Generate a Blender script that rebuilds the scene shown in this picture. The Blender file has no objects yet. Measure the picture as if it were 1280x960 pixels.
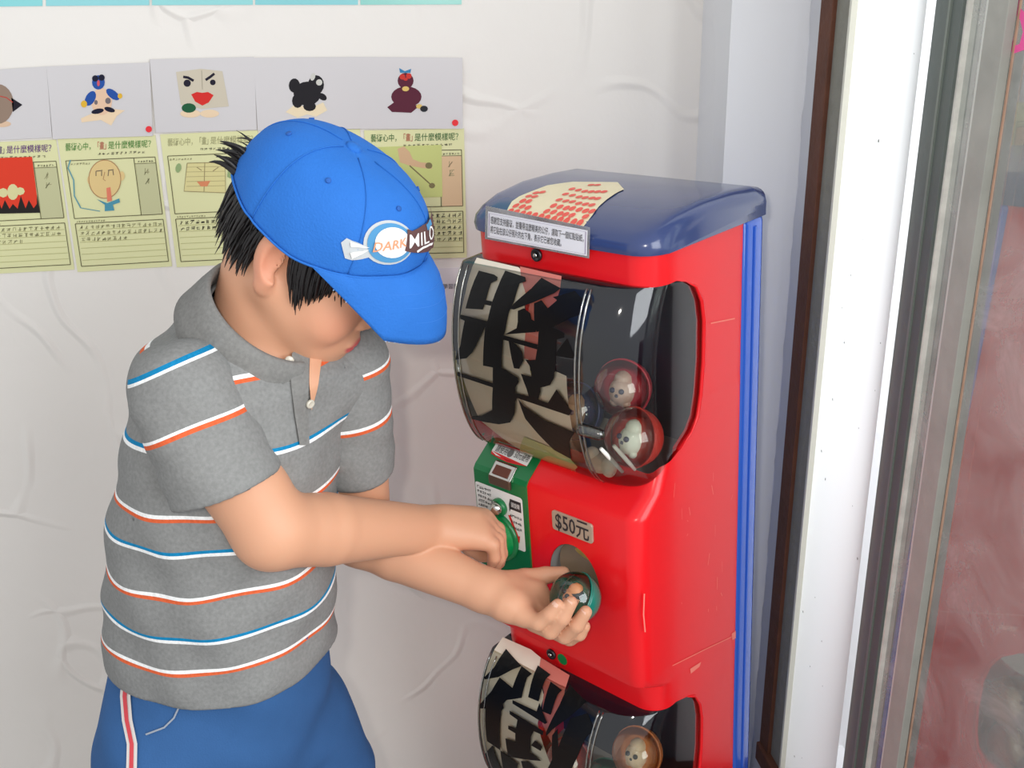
import bpy, bmesh, math, random
import numpy as np
from mathutils import Vector, Matrix
random.seed(7); rng = np.random.default_rng(7)
scn = bpy.context.scene
col = scn.collection

# ---------------------------------------------------------------- camera
F = 1300.0
PITCH, ROLL, YAW = math.radians(22), math.radians(1.4), math.radians(2)
CAM = np.array([0, 0, 1.40])
cf = np.array([math.sin(YAW)*math.cos(PITCH), math.cos(YAW)*math.cos(PITCH), -math.sin(PITCH)])
_r0 = np.array([math.cos(YAW), -math.sin(YAW), 0.0]); _u0 = np.cross(_r0, cf)
cr = _r0*math.cos(ROLL) - _u0*math.sin(ROLL)
cu = _u0*math.cos(ROLL) + _r0*math.sin(ROLL)
cam = bpy.data.objects.new('camera', bpy.data.cameras.new('camera'))
col.objects.link(cam)
cam.data.sensor_width = 36.0; cam.data.lens = 36.0*F/1280.0
cam.data.clip_start = 0.02
cam.matrix_world = Matrix(((cr[0], cu[0], -cf[0], CAM[0]), (cr[1], cu[1], -cf[1], CAM[1]), (cr[2], cu[2], -cf[2], CAM[2]), (0, 0, 0, 1)))
scn.camera = cam

# ---------------------------------------------------------------- light
w = bpy.data.worlds.new('daylight'); scn.world = w; w.use_nodes = True
bg = w.node_tree.nodes['Background']
bg.inputs[0].default_value = (0.93, 0.96, 1.0, 1); bg.inputs[1].default_value = 0.80
fl = bpy.data.lights.new('camera_flash_offscreen', 'POINT'); fl.energy = 15.0; fl.color = (1.0, 0.94, 0.86); fl.shadow_soft_size = 0.022
flo = bpy.data.objects.new('camera_flash_offscreen', fl); flo.location = (-0.06, -0.03, 1.455); col.objects.link(flo)
dl = bpy.data.lights.new('shopfront_window_right_offscreen', 'AREA'); dl.shape = 'RECTANGLE'; dl.size = 1.6; dl.size_y = 1.6; dl.energy = 46.0; dl.color = (0.92, 0.96, 1.0)
dlo = bpy.data.objects.new('shopfront_window_right_offscreen', dl); dlo.location = (1.5, -0.9, 1.7); col.objects.link(dlo)
dlo.rotation_euler = (Vector((0.1, 1.1, 0.9)) - Vector(dlo.location)).to_track_quat('-Z', 'Y').to_euler()
ol = bpy.data.lights.new('window_right_offscreen', 'AREA'); ol.shape = 'RECTANGLE'; ol.size = 1.4; ol.size_y = 1.6; ol.energy = 26.0; ol.color = (0.95, 0.98, 1.0)
olo = bpy.data.objects.new('window_right_offscreen', ol); olo.location = (1.75, 0.75, 1.5); col.objects.link(olo)
olo.rotation_euler = (Vector((0.4, 1.05, 0.9)) - Vector(olo.location)).to_track_quat('-Z', 'Y').to_euler()
vs = scn.view_settings
vs.view_transform = 'Standard'; vs.look = 'None'; vs.gamma = 1.0; vs.use_curve_mapping = False
vs.exposure = 0.0

# ---------------------------------------------------------------- pixel helpers (1280 x 960)
def ray(x, y): return cf + cr*(x-640)/F + cu*(480-y)/F
def at(x, y, d): return CAM + ray(x, y)*d
def onY(x, y, Y): v = ray(x, y); return CAM + v*((Y-CAM[1])/v[1])
def onplane(x, y, p, n): v = ray(x, y); return CAM + v*(((p-CAM)@n)/(v@n))
def proj(p):
    d = np.asarray(p, float)-CAM; z = d@cf
    return 640+F*(d@cr)/z, 480-F*(d@cu)/z

# ---------------------------------------------------------------- materials
def lin(c):
    out = []
    for v in c[:3]:
        v /= 255.0
        out.append(v/12.92 if v <= 0.04045 else ((v+0.055)/1.055)**2.4)
    return (*out, 1.0)
MATS = {}
def mat(name, rgb, rough=0.5, spec=0.5, metal=0.0, coat=0.0, var=0.0, vscale=20.0, bump=0.0, bscale=80.0, alpha=None, sss=0.0):
    if name in MATS: return MATS[name]
    m = bpy.data.materials.new(name); m.use_nodes = True; MATS[name] = m
    nt = m.node_tree; p = nt.nodes['Principled BSDF']; L = nt.links
    c = lin(rgb)
    p.inputs['Base Color'].default_value = c
    p.inputs['Roughness'].default_value = rough
    p.inputs['Specular IOR Level'].default_value = spec
    p.inputs['Metallic'].default_value = metal
    p.inputs['Coat Weight'].default_value = coat
    p.inputs['Coat Roughness'].default_value = 0.08
    if sss: p.inputs['Subsurface Weight'].default_value = sss; p.inputs['Subsurface Radius'].default_value = (0.012, 0.005, 0.003); p.inputs['Subsurface Scale'].default_value = 0.5
    tc = nt.nodes.new('ShaderNodeTexCoord')
    if var:
        n = nt.nodes.new('ShaderNodeTexNoise'); n.inputs['Scale'].default_value = vscale; n.inputs['Detail'].default_value = 5
        L.new(tc.outputs['Object'], n.inputs['Vector'])
        mx = nt.nodes.new('ShaderNodeMixRGB'); mx.blend_type = 'MIX'
        mx.inputs[1].default_value = tuple(v*(1-var) for v in c[:3])+(1,); mx.inputs[2].default_value = tuple(min(1, v*(1+var)) for v in c[:3])+(1,)
        L.new(n.outputs['Fac'], mx.inputs[0]); L.new(mx.outputs[0], p.inputs['Base Color'])
    if bump:
        n2 = nt.nodes.new('ShaderNodeTexNoise'); n2.inputs['Scale'].default_value = bscale; n2.inputs['Detail'].default_value = 4
        L.new(tc.outputs['Object'], n2.inputs['Vector'])
        b = nt.nodes.new('ShaderNodeBump'); b.inputs['Strength'].default_value = bump; b.inputs['Distance'].default_value = 0.004
        L.new(n2.outputs['Fac'], b.inputs['Height']); L.new(b.outputs[0], p.inputs['Normal'])
    return m
def clear_mat(name, rgb=(255, 255, 255), refl=0.1, rough=0.03, fres=1.0):
    """thin clear plastic or glass: transmission straight through plus a mirror-like share that grows at grazing angles"""
    if name in MATS: return MATS[name]
    m = bpy.data.materials.new(name); m.use_nodes = True; MATS[name] = m
    nt = m.node_tree; nt.nodes.clear(); L = nt.links
    o = nt.nodes.new('ShaderNodeOutputMaterial'); t = nt.nodes.new('ShaderNodeBsdfTransparent'); g = nt.nodes.new('ShaderNodeBsdfGlossy')
    t.inputs[0].default_value = lin(rgb); g.inputs['Roughness'].default_value = rough
    f = nt.nodes.new('ShaderNodeFresnel'); f.inputs[0].default_value = 1.5
    ma = nt.nodes.new('ShaderNodeMath'); ma.operation = 'MULTIPLY_ADD'; ma.inputs[1].default_value = fres; ma.inputs[2].default_value = refl; ma.use_clamp = True
    mx = nt.nodes.new('ShaderNodeMixShader')
    L.new(f.outputs[0], ma.inputs[0]); L.new(ma.outputs[0], mx.inputs[0]); L.new(t.outputs[0], mx.inputs[1]); L.new(g.outputs[0], mx.inputs[2]); L.new(mx.outputs[0], o.inputs[0])
    return m
def hazy(m, amount=0.2, scale=9.0):
    """a pale uneven diffuse haze mixed over a clear sheet"""
    nt = m.node_tree; L = nt.links; out = next(n for n in nt.nodes if n.type == 'OUTPUT_MATERIAL'); src = out.inputs[0].links[0].from_socket
    d = nt.nodes.new('ShaderNodeBsdfDiffuse'); d.inputs[0].default_value = (0.82, 0.80, 0.78, 1)
    tc = nt.nodes.new('ShaderNodeTexCoord'); n = nt.nodes.new('ShaderNodeTexNoise'); n.inputs['Scale'].default_value = scale; n.inputs['Detail'].default_value = 8; n.inputs['Roughness'].default_value = 0.65; n.inputs['Distortion'].default_value = 1.2
    L.new(tc.outputs['Object'], n.inputs['Vector'])
    r = nt.nodes.new('ShaderNodeMapRange'); r.inputs[1].default_value = 0.35; r.inputs[2].default_value = 0.75; r.inputs[3].default_value = amount*0.55; r.inputs[4].default_value = amount*1.9
    L.new(n.outputs['Fac'], r.inputs[0]); mx = nt.nodes.new('ShaderNodeMixShader'); L.new(r.outputs[0], mx.inputs[0]); L.new(src, mx.inputs[1]); L.new(d.outputs[0], mx.inputs[2]); L.new(mx.outputs[0], out.inputs[0])
    return m
def emit_free_ramp(name, attr, stops, rough=0.8, bump=0.15, bscale=900, noise=0.06):
    """colour bands over a float attribute (knitted-in stripes)"""
    m = bpy.data.materials.new(name); m.use_nodes = True; MATS[name] = m
    nt = m.node_tree; p = nt.nodes['Principled BSDF']; L = nt.links
    p.inputs['Roughness'].default_value = rough; p.inputs['Specular IOR Level'].default_value = 0.15
    a = nt.nodes.new('ShaderNodeAttribute'); a.attribute_name = attr
    r = nt.nodes.new('ShaderNodeValToRGB'); r.color_ramp.interpolation = 'CONSTANT'
    els = r.color_ramp.elements
    els[0].position = 0; els[0].color = stops[0][1]
    els[1].position = stops[1][0]; els[1].color = stops[1][1]
    for pos, c in stops[2:]:
        e = els.new(pos); e.color = c
    L.new(a.outputs['Fac'], r.inputs[0])
    tc = nt.nodes.new('ShaderNodeTexCoord'); n = nt.nodes.new('ShaderNodeTexNoise'); n.inputs['Scale'].default_value = 260; n.inputs['Detail'].default_value = 6
    L.new(tc.outputs['Object'], n.inputs['Vector'])
    mr = nt.nodes.new('ShaderNodeMapRange'); mr.inputs[1].default_value = 0.3; mr.inputs[2].default_value = 0.7; mr.inputs[3].default_value = 1-noise*2; mr.inputs[4].default_value = 1+noise*2
    L.new(n.outputs['Fac'], mr.inputs[0])
    mx = nt.nodes.new('ShaderNodeVectorMath'); mx.operation = 'SCALE'
    L.new(r.outputs[0], mx.inputs[0]); L.new(mr.outputs[0], mx.inputs['Scale']); L.new(mx.outputs[0], p.inputs['Base Color'])
    b = nt.nodes.new('ShaderNodeBump'); b.inputs['Strength'].default_value = bump; b.inputs['Distance'].default_value = 0.002
    n2 = nt.nodes.new('ShaderNodeTexNoise'); n2.inputs['Scale'].default_value = bscale
    L.new(tc.outputs['Object'], n2.inputs['Vector']); L.new(n2.outputs['Fac'], b.inputs['Height']); L.new(b.outputs[0], p.inputs['Normal'])
    return m

# ---------------------------------------------------------------- object helpers
def tag(o, label=None, cat=None, group=None, kind=None):
    if label: o['label'] = label
    if cat: o['category'] = cat
    if group: o['group'] = group
    if kind: o['kind'] = kind
    return o
def empty(name, M=None, loc=None):
    o = bpy.data.objects.new(name, None); col.objects.link(o); o.empty_display_size = 0.05
    if M is not None: o.matrix_world = M
    elif loc is not None: o.matrix_world = Matrix.Translation(Vector(loc))
    return o
def link(name, me, m=None, parent=None, smooth=False, world=True):
    """world=True: vertices are in world space also below a moved parent"""
    o = bpy.data.objects.new(name, me); col.objects.link(o)
    if m is not None: me.materials.append(m)
    if smooth:
        for p in me.polygons: p.use_smooth = True
    if parent is not None:
        o.parent = parent
        if world: o.matrix_parent_inverse = WM[parent.name].inverted() if parent.name in WM else parent.matrix_world.inverted()
    return o
WM = {}
def mesh(verts, faces, name='m'):
    me = bpy.data.meshes.new(name); me.from_pydata([tuple(map(float, v)) for v in verts], [], faces); me.update(); return me
def bm_mesh(bm, name='m', recalc=True):
    if recalc: bmesh.ops.recalc_face_normals(bm, faces=bm.faces)
    me = bpy.data.meshes.new(name); bm.to_mesh(me); bm.free(); return me
def add_box(bm, lo, hi, bevel=0.0, seg=2):
    lo = np.array(lo, float); hi = np.array(hi, float); c = (lo+hi)/2; s = hi-lo
    r = bmesh.ops.create_cube(bm, size=1.0, matrix=Matrix.Translation(Vector(c)) @ Matrix.Diagonal((*s, 1)))
    if bevel:
        vs_ = set(r['verts']); es = [e for e in bm.edges if e.verts[0] in vs_ and e.verts[1] in vs_]
        bmesh.ops.bevel(bm, geom=es, offset=bevel, segments=seg, profile=0.5, affect='EDGES')
def box_mesh(lo, hi, bevel=0.0, seg=2):
    bm = bmesh.new(); add_box(bm, lo, hi, bevel, seg); return bm_mesh(bm)
def add_prism(bm, pts, off):
    """pts: planar loop of 3D points, off: extrusion vector"""
    off = Vector(off); v0 = [bm.verts.new(Vector(p)) for p in pts]; v1 = [bm.verts.new(Vector(p)+off) for p in pts]; n = len(pts)
    bm.faces.new(v0); bm.faces.new(v1[::-1])
    for i in range(n): bm.faces.new((v0[i], v1[i], v1[(i+1) % n], v0[(i+1) % n]))
def prism_mesh(pts, off, bevel=0.0):
    bm = bmesh.new(); add_prism(bm, pts, off)
    if bevel: bmesh.ops.bevel(bm, geom=list(bm.edges), offset=bevel, segments=2, profile=0.5, affect='EDGES')
    return bm_mesh(bm)
def tube(path, rad, n=10, cap=True, closed=False):
    path = [np.array(p, float) for p in path]; N = len(path)
    if not hasattr(rad, '__len__'): rad = [rad]*N
    V = []; Fc = []; prev = None
    for i, p in enumerate(path):
        if closed: t = path[(i+1) % N]-path[i-1]
        else: t = path[min(i+1, N-1)]-path[max(i-1, 0)]
        t = t/(np.linalg.norm(t)+1e-12)
        a = prev if prev is not None else (np.array([0, 0, 1.]) if abs(t[2]) < .9 else np.array([1., 0, 0]))
        a = a-(a@t)*t; a /= np.linalg.norm(a)+1e-12; prev = a; b_ = np.cross(t, a)
        for k in range(n):
            th = 2*math.pi*k/n; V.append(p+rad[i]*(a*math.cos(th)+b_*math.sin(th)))
    M_ = N if closed else N-1
    for i in range(M_):
        for k in range(n):
            j = (i+1) % N
            Fc.append((i*n+k, i*n+(k+1) % n, j*n+(k+1) % n, j*n+k))
    if cap and not closed: Fc.append(tuple(range(n))[::-1]); Fc.append(tuple((N-1)*n+k for k in range(n)))
    return mesh(V, Fc)
def lathe(profile, c, axis, n=32, xref=None, fill=True):
    """profile: (radius, height along axis)"""
    axis = np.array(axis, float); axis /= np.linalg.norm(axis)
    a = np.array(xref if xref is not None else ((0, 0, 1.) if abs(axis[2]) < .9 else (1., 0, 0)), float); a -= (a@axis)*axis; a /= np.linalg.norm(a); b_ = np.cross(axis, a)
    V = []; Fc = []; c = np.array(c, float)
    for r, h in profile:
        for k in range(n):
            th = 2*math.pi*k/n; V.append(c+axis*h+r*(a*math.cos(th)+b_*math.sin(th)))
    for i in range(len(profile)-1):
        for k in range(n): Fc.append((i*n+k, i*n+(k+1) % n, (i+1)*n+(k+1) % n, (i+1)*n+k))
    bm = bmesh.new(); bm.from_mesh(mesh(V, Fc)); bmesh.ops.remove_doubles(bm, verts=bm.verts, dist=1e-6)
    if fill and (profile[0][0] > 1e-6 or profile[-1][0] > 1e-6):
        bmesh.ops.holes_fill(bm, edges=[e for e in bm.edges if e.is_boundary])
    return bm_mesh(bm)
def grid_mesh(P, wrapu=False):
    """P: (nu, nv, 3)"""
    nu, nv = P.shape[:2]; V = P.reshape(-1, 3); Fc = []
    for i in range(nu if wrapu else nu-1):
        for j in range(nv-1):
            i2 = (i+1) % nu; Fc.append((i*nv+j, i2*nv+j, i2*nv+j+1, i*nv+j+1))
    return mesh(V, Fc)
def poly2d(pts, maxlen=None):
    """flat triangulated polygon (2D) -> verts, faces, optionally cut small so that it can be bent"""
    bm = bmesh.new(); vs_ = [bm.verts.new((p[0], p[1], 0)) for p in pts]
    es = [bm.edges.new((vs_[i], vs_[(i+1) % len(vs_)])) for i in range(len(vs_))]
    bmesh.ops.triangle_fill(bm, use_beauty=True, use_dissolve=False, edges=es)
    if maxlen:
        for _ in range(5):
            long = [e for e in bm.edges if e.calc_length() > maxlen]
            if not long: break
            bmesh.ops.subdivide_edges(bm, edges=long, cuts=1); bmesh.ops.triangulate(bm, faces=bm.faces)
    bm.verts.index_update()
    V = [(v.co.x, v.co.y) for v in bm.verts]; Fc = [tuple(v.index for v in f.verts) for f in bm.faces]; bm.free(); return V, Fc
def join_polys(polys, fn, maxlen=None):
    V = []; Fc = []
    for p in polys:
        v, f = poly2d(p, maxlen); o = len(V); V += [fn(a, b) for a, b in v]; Fc += [tuple(i+o for i in t) for t in f]
    return mesh(V, Fc)
_dg = None
def text2d(s, size=1.0, bold=0.0, spacing=1.0, align='LEFT'):
    c = bpy.data.curves.new('t', 'FONT'); c.body = s; c.size = size; c.offset = bold*size; c.space_character = spacing; c.align_x = align; c.resolution_u = 2
    o = bpy.data.objects.new('t', c); col.objects.link(o); bpy.context.view_layer.update()
    me = bpy.data.meshes.new_from_object(o.evaluated_get(bpy.context.evaluated_depsgraph_get()))
    V = [(v.co.x, v.co.y) for v in me.vertices]; Fc = [tuple(p.vertices) for p in me.polygons]
    bpy.data.objects.remove(o); bpy.data.curves.remove(c); bpy.data.meshes.remove(me)
    return V, Fc
def text_on(s, fn, height, **k):
    V, Fc = text2d(s, height/0.72, **k)
    return mesh([fn(a, b) for a, b in V], Fc)
def circ(cx, cy, r, n=20, ry=None, rot=0.0):
    ry = r if ry is None else ry; out = []
    for i in range(n):
        t = 2*math.pi*i/n; x, y = r*math.cos(t), ry*math.sin(t); out.append((cx+x*math.cos(rot)-y*math.sin(rot), cy+x*math.sin(rot)+y*math.cos(rot)))
    return out
def stroke(pts, wd):
    """thin ribbon polygon around a polyline (2D)"""
    pts = [np.array(p, float) for p in pts]; L_ = []; R_ = []
    for i, p in enumerate(pts):
        t = pts[min(i+1, len(pts)-1)]-pts[max(i-1, 0)]; t = t/(np.linalg.norm(t)+1e-9); n = np.array([-t[1], t[0]])
        L_.append(tuple(p+n*wd/2)); R_.append(tuple(p-n*wd/2))
    return L_+R_[::-1]
def rrect(x0, y0, x1, y1, r, n=4):
    out = []
    for cx, cy, a0 in ((x1-r, y1-r, 0), (x0+r, y1-r, 90), (x0+r, y0+r, 180), (x1-r, y0+r, 270)):
        for i in range(n+1):
            a = math.radians(a0+90*i/n); out.append((cx+r*math.cos(a), cy+r*math.sin(a)))
    return out

# ================================================================ the room
FZ = -0.035                                   # floor level
WY = 1.57                                     # face of the back wall
def wall_material(name, rgb, swirl=True):
    m = bpy.data.materials.new(name); m.use_nodes = True; nt = m.node_tree; L = nt.links; p = nt.nodes['Principled BSDF']
    p.inputs['Base Color'].default_value = lin(rgb); p.inputs['Roughness'].default_value = 0.6; p.inputs['Specular IOR Level'].default_value = 0.25
    tc = nt.nodes.new('ShaderNodeTexCoord')
    n0 = nt.nodes.new('ShaderNodeTexNoise'); n0.inputs['Scale'].default_value = 2.2; n0.inputs['Detail'].default_value = 2
    mixv = nt.nodes.new('ShaderNodeMixRGB'); mixv.blend_type = 'LINEAR_LIGHT'; mixv.inputs[0].default_value = 0.35
    L.new(tc.outputs['Object'], n0.inputs['Vector']); L.new(tc.outputs['Object'], mixv.inputs[1]); L.new(n0.outputs['Color'], mixv.inputs[2])
    v = nt.nodes.new('ShaderNodeTexVoronoi'); v.feature = 'DISTANCE_TO_EDGE'; v.inputs['Scale'].default_value = 3.4; v.inputs['Randomness'].default_value = 1
    L.new(mixv.outputs[0], v.inputs['Vector'])
    mr = nt.nodes.new('ShaderNodeMapRange'); mr.inputs[1].default_value = 0.0; mr.inputs[2].default_value = 0.05; mr.inputs[3].default_value = 1; mr.inputs[4].default_value = 0
    mr.interpolation_type = 'SMOOTHSTEP'; L.new(v.outputs['Distance'], mr.inputs[0])
    n1 = nt.nodes.new('ShaderNodeTexNoise'); n1.inputs['Scale'].default_value = 5.5; n1.inputs['Detail'].default_value = 1
    L.new(tc.outputs['Object'], n1.inputs['Vector'])
    gate = nt.nodes.new('ShaderNodeMapRange'); gate.inputs[1].default_value = 0.45; gate.inputs[2].default_value = 0.62; L.new(n1.outputs['Fac'], gate.inputs[0])
    mu = nt.nodes.new('ShaderNodeMath'); mu.operation = 'MULTIPLY'; L.new(mr.outputs[0], mu.inputs[0]); L.new(gate.outputs[0], mu.inputs[1])
    n2 = nt.nodes.new('ShaderNodeTexNoise'); n2.inputs['Scale'].default_value = 28; n2.inputs['Detail'].default_value = 5; L.new(tc.outputs['Object'], n2.inputs['Vector'])
    ad = nt.nodes.new('ShaderNodeMath'); ad.operation = 'MULTIPLY_ADD'; ad.inputs[1].default_value = 0.35; L.new(n2.outputs['Fac'], ad.inputs[0]); L.new(mu.outputs[0], ad.inputs[2])
    b = nt.nodes.new('ShaderNodeBump'); b.inputs['Strength'].default_value = 0.5 if swirl else 0.1; b.inputs['Distance'].default_value = 0.006
    L.new(ad.outputs[0], b.inputs['Height']); L.new(b.outputs[0], p.inputs['Normal'])
    return m
M_wall = wall_material('trowelled_plaster', (238, 233, 226))
M_pillar = wall_material('pillar_plaster', (226, 226, 228), False)
M_white_paint = mat('white_gloss_paint', (247, 248, 246), rough=0.35, var=0.03, vscale=30, bump=0.05, bscale=60)
M_grey_metal = mat('weathered_aluminium', (104, 112, 108), rough=0.45, metal=0.25, var=0.12, vscale=25, bump=0.1, bscale=120)
M_rust = mat('brown_rusty_paint', (92, 52, 34), rough=0.7, var=0.35, vscale=30, bump=0.4, bscale=90)
M_putty = mat('grey_putty', (132, 130, 120), rough=0.7, var=0.15, vscale=60, bump=0.3, bscale=150)
M_concrete = mat('stained_concrete', (168, 168, 160), rough=0.8, var=0.22, vscale=18, bump=0.3, bscale=70)
M_floor = mat('grey_floor', (150, 148, 145), rough=0.5, var=0.1, vscale=6)

PX = float(onY(875, 100, WY)[0])              # pillar starts here
PY = 1.40                                     # pillar front face
wall = link('wall_back', box_mesh((-1.9, WY, FZ), (PX+0.02, WY+0.12, 2.5)), M_wall); tag(wall, kind='structure')
flr = link('floor', box_mesh((-1.9, -0.9, FZ-0.06), (0.62, WY+0.12, FZ)), M_floor); tag(flr, kind='structure')
px1 = float(onY(975, 480, PY)[0])
# side wall plane: P0 is where the rusty strip begins, SD runs towards the viewer along the wall
P0 = onY(993, 480, 1.345); th = math.radians(7)
SD = np.array([math.sin(th), -math.cos(th), 0.0]); SN = np.array([-math.cos(th), -math.sin(th), 0.0])
P0 = np.array([P0[0], P0[1], 0.0])
def sw(s, out, z): return P0 + SD*s + SN*out + np.array([0, 0, z])
def s_of(x, y=480): return float((onplane(x, y, P0, SN)-P0)@SD)
# pillar: return, face and chamfer down to the window frame, one solid
pil = [(PX, WY+0.12, FZ), (PX, PY, FZ), (px1, PY-0.005, FZ), tuple(P0+np.array([0, 0, FZ])), tuple(sw(0, -0.16, FZ)), (px1+0.1, WY+0.12, FZ)]
wr = link('wall_right', prism_mesh(pil, (0, 0, 2.5)), M_pillar); tag(wr, kind='structure')
# ragged old paint edge running down the pillar
V = []; n = 150; zz = np.linspace(0.0, 2.3, n)
E_ = []
d1 = np.array([px1, PY-0.005, 0.0]); dd = P0-d1; dd /= np.linalg.norm(dd); dn = np.array([dd[1], -dd[0], 0]);  dn = dn if dn@(CAM-d1) > 0 else -dn
pts = []
for z in zz:
    wob = 0.0025*math.sin(z*41)+0.002*math.sin(z*97+1)+rng.normal(0, 0.0011)
    pts.append((max(0.0005, 0.004+wob), z))
loop = [tuple(d1+dd*a+np.array([0, 0, z])+dn*0.0) for a, z in pts]+[tuple(P0-dd*0.0004+np.array([0, 0, z])) for z in (2.3, 0.0)]
bm = bmesh.new(); add_prism(bm, loop, tuple(dn*0.0012)); lay = link('trim_1', bm_mesh(bm), mat('grey_old_paint', (203, 203, 206), rough=0.6, var=0.06)); tag(lay, kind='structure')

zs = float(onplane(957, 928, P0, SN)[2])      # height of the window sill
s_rust, s_grey, s_white, s_alu, s_gap, s_line, s_conc, s_glass = 0.0, s_of(1007), s_of(1025), s_of(1098), s_of(1128), s_of(1153), s_of(1156), s_of(1178)
S_END = s_of(1400)
win = empty('window_1', loc=sw(0, 0, 0)); tag(win, kind='structure'); WM['window_1'] = win.matrix_world.copy()
def strip(name, s0, s1, o0, o1, z0, z1, m, parent=None, bev=0.0):
    pts = [sw(s0, o0, z0), sw(s1, o0, z0), sw(s1, o1, z0), sw(s0, o1, z0)]
    return link(name, prism_mesh(pts, (0, 0, z1-z0), bev), m, parent)
ZT = 2.45
strip('rusty_angle', s_rust, s_grey-0.002, -0.05, 0.008, zs-0.02, ZT, M_rust, win, 0.001)
strip('putty_strip', s_grey-0.002, s_white-0.008, -0.05, 0.002, zs, ZT, M_putty, win)
strip('bead', s_white-0.008, s_white-0.003, -0.05, 0.004, zs, ZT, mat('cream_bead', (220, 218, 205), rough=0.5), win)
def frosted():
    m = bpy.data.materials.new('frosted_white_film'); m.use_nodes = True; nt = m.node_tree; nt.nodes.clear(); L = nt.links
    o = nt.nodes.new('ShaderNodeOutputMaterial'); t = nt.nodes.new('ShaderNodeBsdfTranslucent'); d = nt.nodes.new('ShaderNodeBsdfDiffuse'); mx = nt.nodes.new('ShaderNodeMixShader')
    t.inputs[0].default_value = (.97, .98, .97, 1); d.inputs[0].default_value = (.95, .95, .94, 1); mx.inputs[0].default_value = 0.3
    L.new(t.outputs[0], mx.inputs[1]); L.new(d.outputs[0], mx.inputs[2]); L.new(mx.outputs[0], o.inputs[0]); return m
link('frosted_strip', mesh([sw(s_white-0.003, -0.004, zs), sw(s_alu, -0.004, zs), sw(s_alu, -0.004, ZT), sw(s_white-0.003, -0.004, ZT)], [(0, 1, 2, 3)]), frosted(), win)
# specks of chipped paint on the bright strip
sp_ = []
for _ in range(26):
    s_c = random.uniform(s_white, s_alu-0.004); z_c = random.uniform(zs+.05, 1.5); r_c = random.uniform(.0006, .0022)
    sp_.append([(s_c+r_c*random.uniform(.5, 1.2)*math.cos(a), z_c+r_c*random.uniform(.5, 1.4)*math.sin(a)) for a in np.linspace(0, 5.6, 7)])
link('paint_specks', join_polys(sp_, lambda s, z: sw(s, -0.003, z)), mat('speck_grey', (150, 150, 144), rough=0.8), win)
strip('sill', -0.0, S_END, -0.06, 0.014, zs-0.035, zs, M_rust, win, 0.003)
strip('sill_wall', -0.0, S_END, -0.14, 0.0, FZ, zs-0.035, M_pillar, win)
strip('head_wall', -0.0, S_END, -0.14, 0.0, ZT, 2.5, M_pillar, win)
gl = strip('pane', s_alu, S_END, -0.030, -0.024, zs, ZT, clear_mat('window_glass', (226, 232, 228), refl=0.20, rough=0.02, fres=1.2), win); hazy(MATS['window_glass'], 0.19)  # pale smeared film: bright haze put into the pane's colour to lighten it
strip('glazing_bar', s_line-0.004, s_line, -0.05, -0.016, zs, ZT, mat('pale_bar', (214, 216, 208), rough=0.4, var=0.1), win)
strip('glazing_bar', s_gap-0.002, s_gap+0.001, -0.05, -0.018, zs, ZT, mat('chipped_bar', (225, 222, 214), rough=0.6, var=0.3, vscale=60), win)
strip('mullion', s_conc, s_glass, -0.022, -0.012, zs, ZT, M_concrete, win, 0.0008)
strip('rust_edge', s_glass, s_glass+0.0022, -0.024, -0.0225, zs, ZT, mat('rust_line', (190, 150, 128), rough=0.7, var=0.3, vscale=50), win)
# outside the pane
strip('channel', s_alu, s_gap-0.002, -0.034, -0.014, zs, ZT, M_grey_metal, win, 0.0006)
strip('channel_lip', s_alu+(s_gap-s_alu)*.55, s_alu+(s_gap-s_alu)*.62, -0.02, -0.0115, zs, ZT, mat('green_grey_metal', (132, 140, 132), rough=0.4, metal=0.3), win)
out_g = link('ground_outside', box_mesh((0.62, -1.2, -0.12), (4.5, 3.5, -0.02)), mat('asphalt', (96, 94, 92), rough=0.9, var=0.2, vscale=30)); tag(out_g, kind='structure')
# dark red backing added low outside so the pane's red reflection shows
dk = strip('backing_board', s_conc-0.1, 1.6, -0.62, -0.58, -0.02, 0.80, mat('dark_red_backing', (98, 40, 38), rough=0.5, var=0.2, vscale=14)); tag(dk, 'dark red backing board added outside behind the dusty window glass', 'board')
# pink vinyl letter on the pane
g0 = [(1268, -12), (1270, 12), (1280, 22), (1284, 40), (1279, 58), (1268, 62), (1261, 52), (1261, 42)]
o_ = -0.0232
pk = [stroke(g0, 11.0)]
def on_pane(x, y, o=-0.0236):
    return onplane(x, y, P0+SN*o, SN)
vl = link('vinyl_letter', join_polys(pk, lambda x, y: on_pane(x, y)), mat('pink_vinyl', (250, 96, 170), rough=0.4)); tag(vl, 'bright pink vinyl hook-shaped letter stroke stuck on the window glass', 'lettering')

# ================================================================ papers on the back wall
def wall_pt(x, y, off): p = onY(x, y, WY-off); return p
def sheet(name, quad, off, m, label, cat, group=None):
    pts = [wall_pt(x, y, off) for x, y in quad]
    o = link(name, prism_mesh(pts, (0, 0.0006+0*off, 0)), m); tag(o, label, cat, group); return o
def decal(parent, name, polys, off, m):
    return link(name, join_polys(polys, lambda x, y: wall_pt(x, y, off)), m, parent)
def wtext(parent, s, x, y, h, off, m, slope=-0.03, bold=0.0, wd=None, spacing=1.0):
    V, Fc = text2d(s, h/0.72, bold=bold, spacing=spacing)
    k = 1.0
    if wd: k = wd/max(1e-6, max(v[0] for v in V))
    return link('lettering', mesh([wall_pt(x+a*k-b*0.0, y-b+slope*a*k, off) for a, b in V], Fc), m, parent)
def ink(c, **k): return mat('ink_%d_%d_%d' % c, c, rough=0.7, spec=0.2, **k)
M_photo = mat('photo_paper', (212, 208, 208), rough=0.3, spec=0.4, var=0.02, vscale=8)
M_sheet = mat('yellow_green_paper', (226, 225, 172), rough=0.6, var=0.02, vscale=10)
M_sheet2 = mat('yellow_green_paper_grey_box', (198, 197, 152), rough=0.6)
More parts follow.
